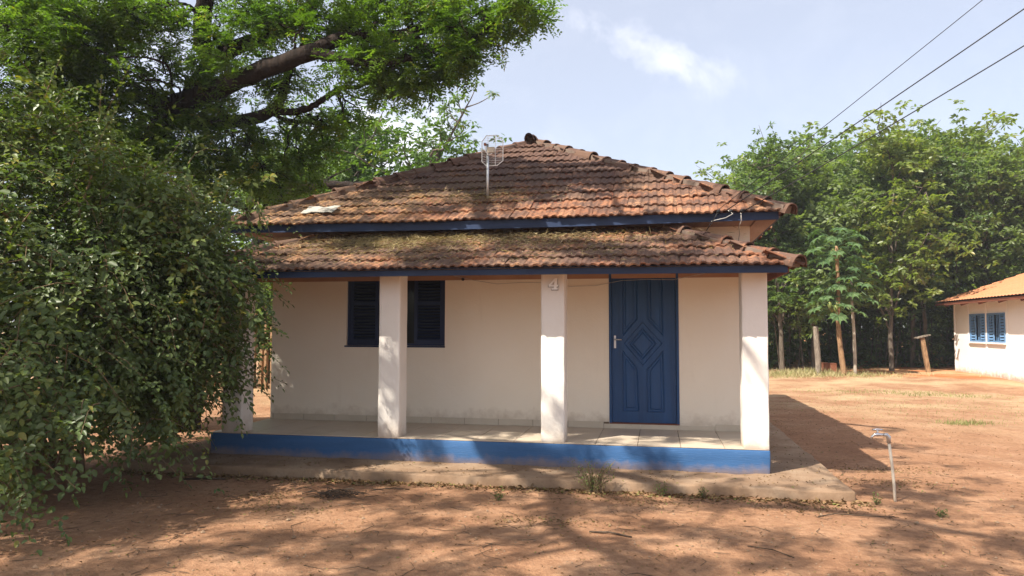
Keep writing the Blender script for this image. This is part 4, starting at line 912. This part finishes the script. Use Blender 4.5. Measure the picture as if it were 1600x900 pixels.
for i, (x, y, s, lb) in enumerate(front): plant_tree('plantation_tree', wood[i % 5], (x, y, gz(x, y)-.02), random.uniform(0, 6.28), s*random.uniform(.97, 1.03), lb, G)
k = 0
for y, x0, x1, dx, s in ((30.6, 2.6, 16, 2.25, 1.03), (33.6, 2.8, 19, 2.4, 1.10), (37.0, 4.0, 22, 2.7, 1.17), (41.0, 5.0, 24, 3.0, 1.25)):
    x = x0
    while x < x1:
        xx, yy = x+random.uniform(-.45, .45), y+random.uniform(-.7, .7); edge = min(1, .80+.06*(xx-2.4))
        u = 1027+FPX*xx/yy*1.03; x += dx
        if u > 1660: continue
        zone = next(z_ for lim, z_ in ((1190, 'nearest the tiled eave'), (1262, 'between the end column and the upright post'), (1300, 'behind the upright post'), (1350, 'behind the papayas'), (1425, 'between the papayas and the leaning post'), (1490, 'behind the leaning post'), (1560, 'over the near end of the orange roof'), (9999, 'at the picture edge over the orange roof')) if u < lim)
        plant_tree('plantation_tree', wood[(k*2+int(y)) % 5], (xx, yy, gz(xx, yy)-.02), random.uniform(0, 6.28), s*edge*random.uniform(.92, 1.05), 'wood tree in the %s row back, %s' % ({30.6: 'second', 33.6: 'third', 37.0: 'fourth', 41.0: 'fifth'}[y], zone), G); k += 1
def undergrowth():
    Lv = Leaves(); n = 9500; C = np.stack([rng.uniform(1.5, 24, n), rng.uniform(29.0, 44, n), rng.random(n)**1.4*3.2], 1)
    e = smooth_noise(C[:, 0], C[:, 1], 31, .8); C = C[(e > -.25)]; C[:, 2] += .1
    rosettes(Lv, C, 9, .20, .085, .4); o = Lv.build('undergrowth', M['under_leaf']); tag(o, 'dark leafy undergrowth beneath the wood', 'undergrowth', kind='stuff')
    mb = MB()
    for i in range(190):
        x, y = random.uniform(1.5, 20), random.uniform(28.2, 40); h = random.uniform(1.6, 4.2); a = random.gauss(0, .25)
        mb.tube([(x, y, -.1), (x+a*.4, y, h*.5), (x+a, y+random.gauss(0, .2), h)], [random.uniform(.018, .045), .022, .008], 5, False)
    tag(mb.build('saplings', M['grey_bark'], None, True), 'thin bare saplings and vines crowding the wood floor', 'saplings', kind='stuff')
undergrowth()
def far_wood():
    Lv = Leaves(); n = 9000; C = np.stack([rng.uniform(2.5, 40, n), rng.uniform(44, 60, n), rng.random(n)*11.5], 1); C = C[(C[:, 2] < 9.5+2*smooth_noise(C[:, 0], C[:, 1], 41, 1.5)) & (C[:, 0] > 3+.10*(C[:, 1]-40))]
    C2 = np.stack([rng.uniform(-48, 4, 7000), rng.uniform(46, 60, 7000), rng.random(7000)*6.5], 1); C2 = C2[C2[:, 2] < 5.2+1.3*smooth_noise(C2[:, 0], C2[:, 1], 43, 1.5)]; C = np.concatenate([C, C2])
    rosettes(Lv, C, 9, .42, .20, .4); tag(Lv.build('far_wood', M['wood_leaf']), 'depth of the wood closing off the view behind the trees', 'wood', kind='stuff')
far_wood()
# pale trees behind the roof
b1 = crown_tree(201, 7.6, 2.3, 1.6, M['back_tree_leaf'], M['grey_bark'], 900, 12, .18, .075, .11, 15)
b2 = crown_tree(202, 6.8, 2.2, 1.4, M['back_tree_leaf'], M['grey_bark'], 800, 12, .18, .075, .10, 14)
b3 = crown_tree(203, 7.5, 2.4, 1.0, M['wood_leaf'], M['dark_bark'], 700, 12, .18, .075, .16, 13)
GB = 'trees behind the roof of the numbered house'
plant_tree('garden_tree', b1, (-6.5, 20.0, 0), .6, 1.02, 'pale sunlit tree behind the roof, left of the antenna', GB)
plant_tree('garden_tree', b2, (-8.5, 20.5, 0), 2.1, 1.16, 'pale tree behind the low end of the roof under the big arching limb', GB)
plant_tree('garden_tree', b2, (-5.2, 23.5, 0), 4.0, .93, 'small pale treetop just clearing the roof beside the antenna', GB)
plant_tree('garden_tree', b3, (-11.0, 19.6, 0), 1.0, .95, 'dense green tree behind the stake fence', GB)
plant_tree('garden_tree', b3, (-14.5, 17.5, 0), 3.0, 1.0, 'dense green tree seen through the bush', GB)
plant_tree('garden_tree', b3, (-12.6, 25, 0), 5.0, 1.1, 'tall green tree furthest behind the stake fence', GB)
plant_tree('garden_tree', b2, (-8.3, 15.8, 0), 1.3, .80, 'small leafy tree close behind the low left end of the roof', GB)
def bare_tree():
    t = empty('bare_tree', (-5.3, 19.5, 0)); tag(t, 'almost bare forked sapling reaching above the roof left of the antenna', 'tree', GB)
    mb = MB(); A = lambda u, v: at(u, v, 'Y', 19.5)-np.array([-5.3, 19.5, 0])
    limb(mb, [(0, 0, -.1), (-.2, 0, 1.8), A(672, 262), A(694, 232), A(708, 205), A(722, 180), A(728, 168)], .045, .026, 7)
    for pts in ([(728, 168), (738, 150), (746, 128)], [(728, 168), (750, 160), (772, 147)], [(708, 205), (700, 190), (697, 168)], [(716, 192), (705, 180), (700, 160)], [(694, 232), (688, 215), (690, 196)], [(722, 180), (716, 158), (714, 138)], [(700, 222), (720, 208), (726, 200)]):
        limb(mb, [A(*p_) for p_ in pts], .022, .008, 5)
    mb.build('trunk', M['grey_bark'], t, True); Lv = Leaves(); C = np.concatenate([A(*p_)+rng.normal(size=(k_, 3))*s_ for p_, k_, s_ in (((746, 128), 3, .05), ((772, 147), 4, .07), ((714, 145), 10, .16), ((700, 160), 16, .22), ((690, 190), 22, .25), ((726, 200), 8, .15))])
    rosettes(Lv, C, 8, .15, .06); Lv.build('crown', M['back_tree_leaf'], t)
    t2 = empty('fallen_limb', (-7.5, 13.6, 2.4)); tag(t2, 'dark crooked limb stretching out just above the left roof edge', 'branch')
    A2 = lambda u, v: at(u, v, 'Y', 14.5)-np.array([-7.5, 13.6, 2.4]); mb = MB()
    limb(mb, [A2(395, 395), A2(430, 322), A2(479, 294), A2(503, 288), A2(540, 290), A2(570, 290)], .13, .07, 8, 5, .01); limb(mb, [A2(570, 290), A2(610, 294), A2(650, 288)], .04, .015, 6)
    limb(mb, [A2(503, 288), A2(520, 275), A2(550, 262)], .04, .012, 6); mb.build('limb', M['dark_bark'], t2, True)
bare_tree()

# --- papayas
def papaya_leaf(seed):
    r = random.Random(seed); V = [(0, 0, 0)]; Fc = []; lobes = 7
    for i in range(lobes):
        a = R(-125+250*i/(lobes-1)); ln = (.34-.05*abs(i-3)/3)*r.uniform(.9, 1.1); d = Vector((math.sin(a), math.cos(a), 0)); s = Vector((d.y, -d.x, 0)); b = len(V)
        V += [tuple(d*ln*.30+s*.045+Vector((0, 0, .02))), tuple(d*ln*.62+s*.085+Vector((0, 0, -.01))), tuple(d*ln*.72+s*.03+Vector((0, 0, -.02))), tuple(d*ln+Vector((0, 0, -.10))), tuple(d*ln*.72-s*.03+Vector((0, 0, -.02))), tuple(d*ln*.62-s*.085+Vector((0, 0, -.01))), tuple(d*ln*.30-s*.045+Vector((0, 0, .02)))]
        Fc += [(0, b, b+3), (b, b+1, b+2), (b, b+2, b+3), (0, b+3, b+6), (b+6, b+4, b+5), (b+6, b+3, b+4)]
    me = bpy.data.meshes.new('leaf'); me.from_pydata(V, [], Fc); me.materials.append(M['papaya_leaf']); a = me.attributes.new('rnd', 'FLOAT', 'FACE'); a.data.foreach_set('value', [r.random()*.9 for _ in Fc]); return me
PL = [papaya_leaf(i) for i in range(4)]
def papaya(loc, trunk_pts, r0, label, heads, stem_mat):
    t = empty('papaya_tree', loc); tag(t, label, 'papaya tree', 'papaya trees before the wood'); limb_m = MB(); limb(limb_m, trunk_pts, r0, r0*.55, 9); limb_m.build('trunk', stem_mat, t, True)
    for hp_, nl, reach in heads:
        for i in range(nl):
            a = i*2.4+random.uniform(-.2, .2); e = .75-1.25*i/nl+random.uniform(-.1, .1); L = reach*random.uniform(.8, 1.1)
            b = Vector(hp_)-Vector((0, 0, .35*i/nl)); d = Vector((math.cos(a)*math.cos(e), math.sin(a)*math.cos(e), math.sin(e))); tip = b+d*L-Vector((0, 0, .16*L))
            MB().tube([b, b+d*L*.5, tip], [.016, .012, .008], 5).build('leaf_stalk', M['papaya_leaf'], t)
            o = bpy.data.objects.new('leaf', random.choice(PL)); link(o, t); y = Vector((d.x, d.y, -.45+random.uniform(-.25, .2))).normalized(); x = y.cross(Vector((0, 0, 1))).normalized(); z = x.cross(y); s = random.uniform(.85, 1.2); o.matrix_basis = basis(tip, x*s, y*s, z*s)
        for i in range(4):
            a = i*1.7; c = Vector(hp_)+Vector((math.cos(a)*.12, math.sin(a)*.12, -.35-.1*(i % 2)))
            MB().tube([c+Vector((0, 0, .12)), c+Vector((0, 0, .07)), c, c-Vector((0, 0, .07)), c-Vector((0, 0, .11))], [.02, .06, .075, .05, .01], 7).build('fruit', M['fruit_green'], t, True)
papaya((5.78, 25.0, gz(5.78, 25)), [(0, 0, -.1), (-.10, 0, .8), (-.16, 0, 1.7), (-.14, 0, 2.7), (-.16, 0, 4.1)], .095, 'taller papaya tree with thick leaning tan trunk', [((-.16, 0, 4.25), 22, .78), ((-.30, -.05, 2.55), 16, .72)], M['stake_wood'])
papaya((6.12, 25.1, gz(6.12, 25.1)), [(0, 0, -.1), (-.01, 0, 1.2), (-.05, 0, 2.2), (-.06, 0, 3.0)], .058, 'shorter papaya tree with thin straight whitish trunk', [((-.06, 0, 3.1), 20, .72)], M['pale_stem'])

# ------------------------------------------------------------------ weeds, litter, twigs
def weed(x, y, h, w, n, label, mat='weed_leaf', z=None):
    t = empty('weed', (x, y, gz(x, y) if z is None else z)); tag(t, label, 'weed', 'weeds along the path'); mb = MB(); Lv = Leaves()
    for i in range(n):
        a = random.uniform(0, 6.28); r = w*random.random()**.6; hh = h*random.uniform(.45, 1.); e = np.array([math.cos(a)*r, math.sin(a)*r*.6, hh]); m = e*.5+np.array([0, 0, hh*.12]); mb.tube([(e[0]*.15, e[1]*.15, -.01), m, e], [.003, .0025, .0012], 4, False)
        c = np.array([e*f for f in np.linspace(.25, 1, 8)])+rng.normal(size=(8, 3))*.008; Lv.add(c, rng.normal(size=(8, 3))+np.array([0, 0, .5]), rng.normal(size=(8, 3))+np.array([0, -.5, 1]), rng.uniform(.015, .035, 8), .010, rng.random(8))
    mb.build('stem', M['tan_stem'], t); Lv.build('foliage', M[mat], t)
weed(-.62, 7.22, .33, .24, 46, 'largest weed, a wispy tuft against the path edge')
weed(.02, 7.22, .15, .09, 12, 'small green weed in the middle of three along the path edge')
weed(.42, 7.22, .13, .07, 9, 'small yellowish weed nearest the path corner')
weed(1.93, 7.28, .10, .07, 9, 'small weed between path corner and tap')
weed(-1.45, 6.75, .10, .09, 10, 'small sprig on the dirt before the numbered column')
weed(2.35, 6.95, .07, .07, 8, 'low sprig on the dirt just in front of the tap')
def scatter(name, label, mat, n, fn, ll, lw, flat=.25, cat='litter', lift=.006):
    XY = fn(n); z = ground_z(XY[:, 0], XY[:, 1])
    on = (XY[:, 0] > -5.95) & (XY[:, 0] < 1.78) & (XY[:, 1] > 7.36); z = np.where(on, .09, z); k = len(XY)
    d = rng.normal(size=(k, 3)); d[:, 2] *= flat; Lv = Leaves(True); Lv.add(np.stack([XY[:, 0], XY[:, 1], z+lift], 1), d, np.array([0, 0, 1.])+rng.normal(size=(k, 3))*flat, ll*rng.uniform(.5, 1.4, k), lw*rng.uniform(.5, 1.3, k), rng.random(k), .3)
    return tag(Lv.build(name, M[mat]), label, cat, kind='stuff')
def strip(n): x = rng.uniform(-5.8, 1.9, n); return np.stack([x, 7.33-np.abs(rng.normal(size=n))*.10-.02*rng.random(n), ], 1)
scatter('leaf_litter', 'band of dry fallen leaves along the front edge of the path', 'dry_leaf', 1900, strip, .045, .025, .35)
def yard(n):
    u = rng.random(n)**1.4; return np.stack([rng.uniform(-6, 5, n), 3.6+u*14, ], 1)
scatter('fallen_leaves', 'dry leaf bits strewn over the dirt yard', 'dry_leaf', 7000, yard, .024, .012, .35)
def patches(n):
    cs = np.array([(-3.3, 6.1), (-.1, 6.95), (1.4, 7.0), (2.3, 8.3), (-3.6, 6.5), (-.9, 6.0), (2.5, 9.0)]); c = cs[rng.integers(0, len(cs), n)]; return c+rng.normal(size=(n, 2))*np.array([.30, .11])
scatter('dark_litter', 'dark patches of crumbled leaf litter on the dirt', 'twig_leaf' if 'twig_leaf' in M else 'dry_leaf', 1500, patches, .028, .012, .3)
def onpath(n): return np.stack([rng.uniform(-5.5, 1.7, n), rng.uniform(7.4, 8.0, n)], 1)
scatter('path_litter', 'few dry leaf bits lying on the concrete path', 'dry_leaf', 170, onpath, .03, .014, .2)
def grass(name, label, mat, n, cx, cy, sx, sy, h, w=.010):
    XY = np.stack([rng.normal(cx, sx, n), rng.normal(cy, sy, n)], 1); P = np.stack([XY[:, 0], XY[:, 1], ground_z(XY[:, 0], XY[:, 1])-.01], 1); Lv = Leaves(); d = rng.normal(size=(n, 3))*.55; d[:, 2] = 1; Lv.add(P, d, rng.normal(size=(n, 3)), h*rng.uniform(.4, 1.2, n), w, rng.random(n)); return Lv
parts = [grass('', '', '', 1500, 4.5, 25.4, .8, .4, .26, .014), grass('', '', '', 1100, 4.6, 24.9, .9, .5, .10, .014), grass('', '', '', 700, 5.9, 24.8, .9, .4, .16, .016)]
Lv = Leaves(); [Lv.V.extend(p_.V) or Lv.r.extend(p_.r) for p_ in parts]; tag(Lv.build('dry_grass', M['dry_grass']), 'straw-coloured dry grass round the upright post', 'grass', kind='stuff')
parts = [grass('', '', '', 700, 5.0, 19.8, .9, .45, .06, .010), grass('', '', '', 500, 6.6, 19.5, .7, .35, .08, .010), grass('', '', '', 1500, 6.0, 16.5, 1.6, 1.4, .05, .008), grass('', '', '', 350, 5.0, 13.6, .22, .15, .10, .008)]
Lv = Leaves(); [Lv.V.extend(p_.V) or Lv.r.extend(p_.r) for p_ in parts]; tag(Lv.build('short_grass', M['green_grass']), 'thin short grass patches on the open yard', 'grass', kind='stuff')
# twigs on the ground, each its own
def stick(pts, r, label, group='sticks on the dirt'):
    q = [(x, y, gz(x, y)+.006+dz) for x, y, dz in pts]; tag(MB().tube(q, [r, r*.9, r*.8, r*.4][:len(q)] if len(q) <= 4 else r, 5).build('stick', M['twig'], None, True), label, 'stick', group)
stick([(1.32, 6.72, .0), (1.47, 6.80, .012), (1.70, 6.76, .012), (1.98, 6.83, .0)], .006, 'long crooked stick lying before the tap')
stick([(-.52, 5.72, .0), (-.36, 5.68, .012), (-.20, 5.62, .0)], .009, 'short dark stick on the open dirt in the foreground')
stick([(-4.9, 7.02, .0), (-4.7, 7.08, .01), (-4.45, 7.12, .0)], .013, 'thick pale stick under the bush near the path')
stick([(-2.75, 6.95, 0), (-2.55, 7.0, .01), (-2.4, 7.02, 0)], .006, 'thin twig in the dirt before the second column')
stick([(.62, 5.6, 0), (.78, 5.52, .01), (.9, 5.40, 0)], .004, 'fine curved twig on the sunlit foreground dirt')
def twig_heap():
    mb = MB()
    for i in range(70):
        x, y = random.gauss(-3.0, .17), random.gauss(6.62, .06); a = random.uniform(0, 6.28); l = random.uniform(.04, .14); z = gz(x, y)+random.uniform(.004, .06); mb.tube([(x-l*math.cos(a), y-l*math.sin(a)*.6, z), (x, y, z+.015), (x+l*math.cos(a), y+l*math.sin(a)*.6, z-.003)], [.0035, .004, .002], 4, False)
    tag(mb.build('twig_heap', M['twig']), 'small heap of dark dead twigs on the shaded dirt', 'twigs', kind='stuff')
    mb = MB()
    for i in range(420):
        x, y = random.uniform(-5.5, 3.2), random.uniform(4.2, 8.9)
        if -5.95 < x < 1.8 and y > 7.3: continue
        a = random.uniform(0, 6.28); l = random.uniform(.02, .09)*random.choice((1, 1, 1, 2)); z = gz(x, y)+.004; mb.tube([(x, y, z), (x+l*math.cos(a), y+l*math.sin(a), z+.006), (x+l*math.cos(a+.4)*1.9, y+l*math.sin(a+.4)*1.9, z)], [.0022, .002, .001], 4, False)
    tag(mb.build('ground_twigs', M['twig']), 'fine dead twigs strewn over the dirt yard', 'twigs', kind='stuff')
    mb = MB()
    for i in range(2600):
        u = random.random()**1.6; x, y = random.uniform(-5.5, 4.5), 4+u*12
        if -6 < x < 1.85 and y > 7.25: continue
        r = random.uniform(.004, .013)*(1 if random.random() < .93 else 1.9); z = gz(x, y)+r*.2; q = [(1, 0, 0), (0, 1, 0), (-1, 0, 0), (0, -1, 0), (0, 0, .8), (.5, .5, .5)]
        mb.add([(x+r*a*random.uniform(.7, 1.2), y+r*b*random.uniform(.7, 1.2), z+r*c) for a, b, c in q[:5]], [(0, 1, 4), (1, 2, 4), (2, 3, 4), (3, 0, 4)])
    tag(mb.build('pebbles', M['concrete']), 'small pebbles and clods on the dirt yard', 'pebbles', kind='stuff')
twig_heap()
def roof_litter():
    Lv = Leaves(); n = 9000
    def on_porch(n, cx, sx, cy, sy): x = rng.normal(cx, sx, n); y = np.clip(rng.normal(cy, sy, n), PYF+.05, YB-.05); return x, y, PE+(y-PYF)*(PZ-PE)/run+.058
    def on_top(n, cx, sx, cy, sy): x = rng.normal(cx, sx, n); y = np.clip(rng.normal(cy, sy, n), UYF+.1, 12); return x, y, UE+(y-UYF)*(UZ-UE)/(RY0-UYF)+.060
    for f, cnt, *a in ((on_porch, 5200, -2.6, .95, 8.85, .28), (on_porch, 2200, -3.4, .45, 8.75, .25), (on_porch, 1500, -1.0, .7, 8.7, .35), (on_porch, 900, -2.5, 1.5, 8.1, .3), (on_top, 500, -2.2, .35, 9.45, .15), (on_top, 700, -3.2, .9, 9.6, .4)):
        x, y, z = f(cnt, *a); ok = (x > PXL+.3+(y-PYF)*.8*0) & (x < PXR-.3); x, y, z = x[ok], y[ok], z[ok]; k = len(x); d = rng.normal(size=(k, 3)); d[:, 2] = d[:, 2]*.22+d[:, 1]*.35
        Lv.add(np.stack([x, y, z+np.abs(rng.normal(size=k))*.016], 1), d, np.array([0, -.35, 1.])+rng.normal(size=(k, 3))*.5, rng.uniform(.03, .14, k), rng.uniform(.003, .007, k), rng.random(k))
    tag(Lv.build('roof_litter', M['straw']), 'mat of dry twigs and leaf stalks lying on the roof tiles', 'litter', kind='stuff')
roof_litter()

# ------------------------------------------------------------------ the dusty air
def air():
    o = MB().box(-60, 60, -25, 75, -1.2, 16).build('haze', bpy.data.materials.new('air')); m = o.data.materials[0]; m.use_nodes = True; nt = m.node_tree; nt.nodes.clear()
    ou = nt.nodes.new('ShaderNodeOutputMaterial'); v = nt.nodes.new('ShaderNodeVolumePrincipled'); v.inputs['Color'].default_value = (.93, .95, 1, 1); v.inputs['Density'].default_value = .0011; v.inputs['Anisotropy'].default_value = .2
    nt.links.new(v.outputs[0], ou.inputs['Volume']); tag(o, 'thin dusty haze in the air of the whole yard', 'haze', kind='stuff')
air()
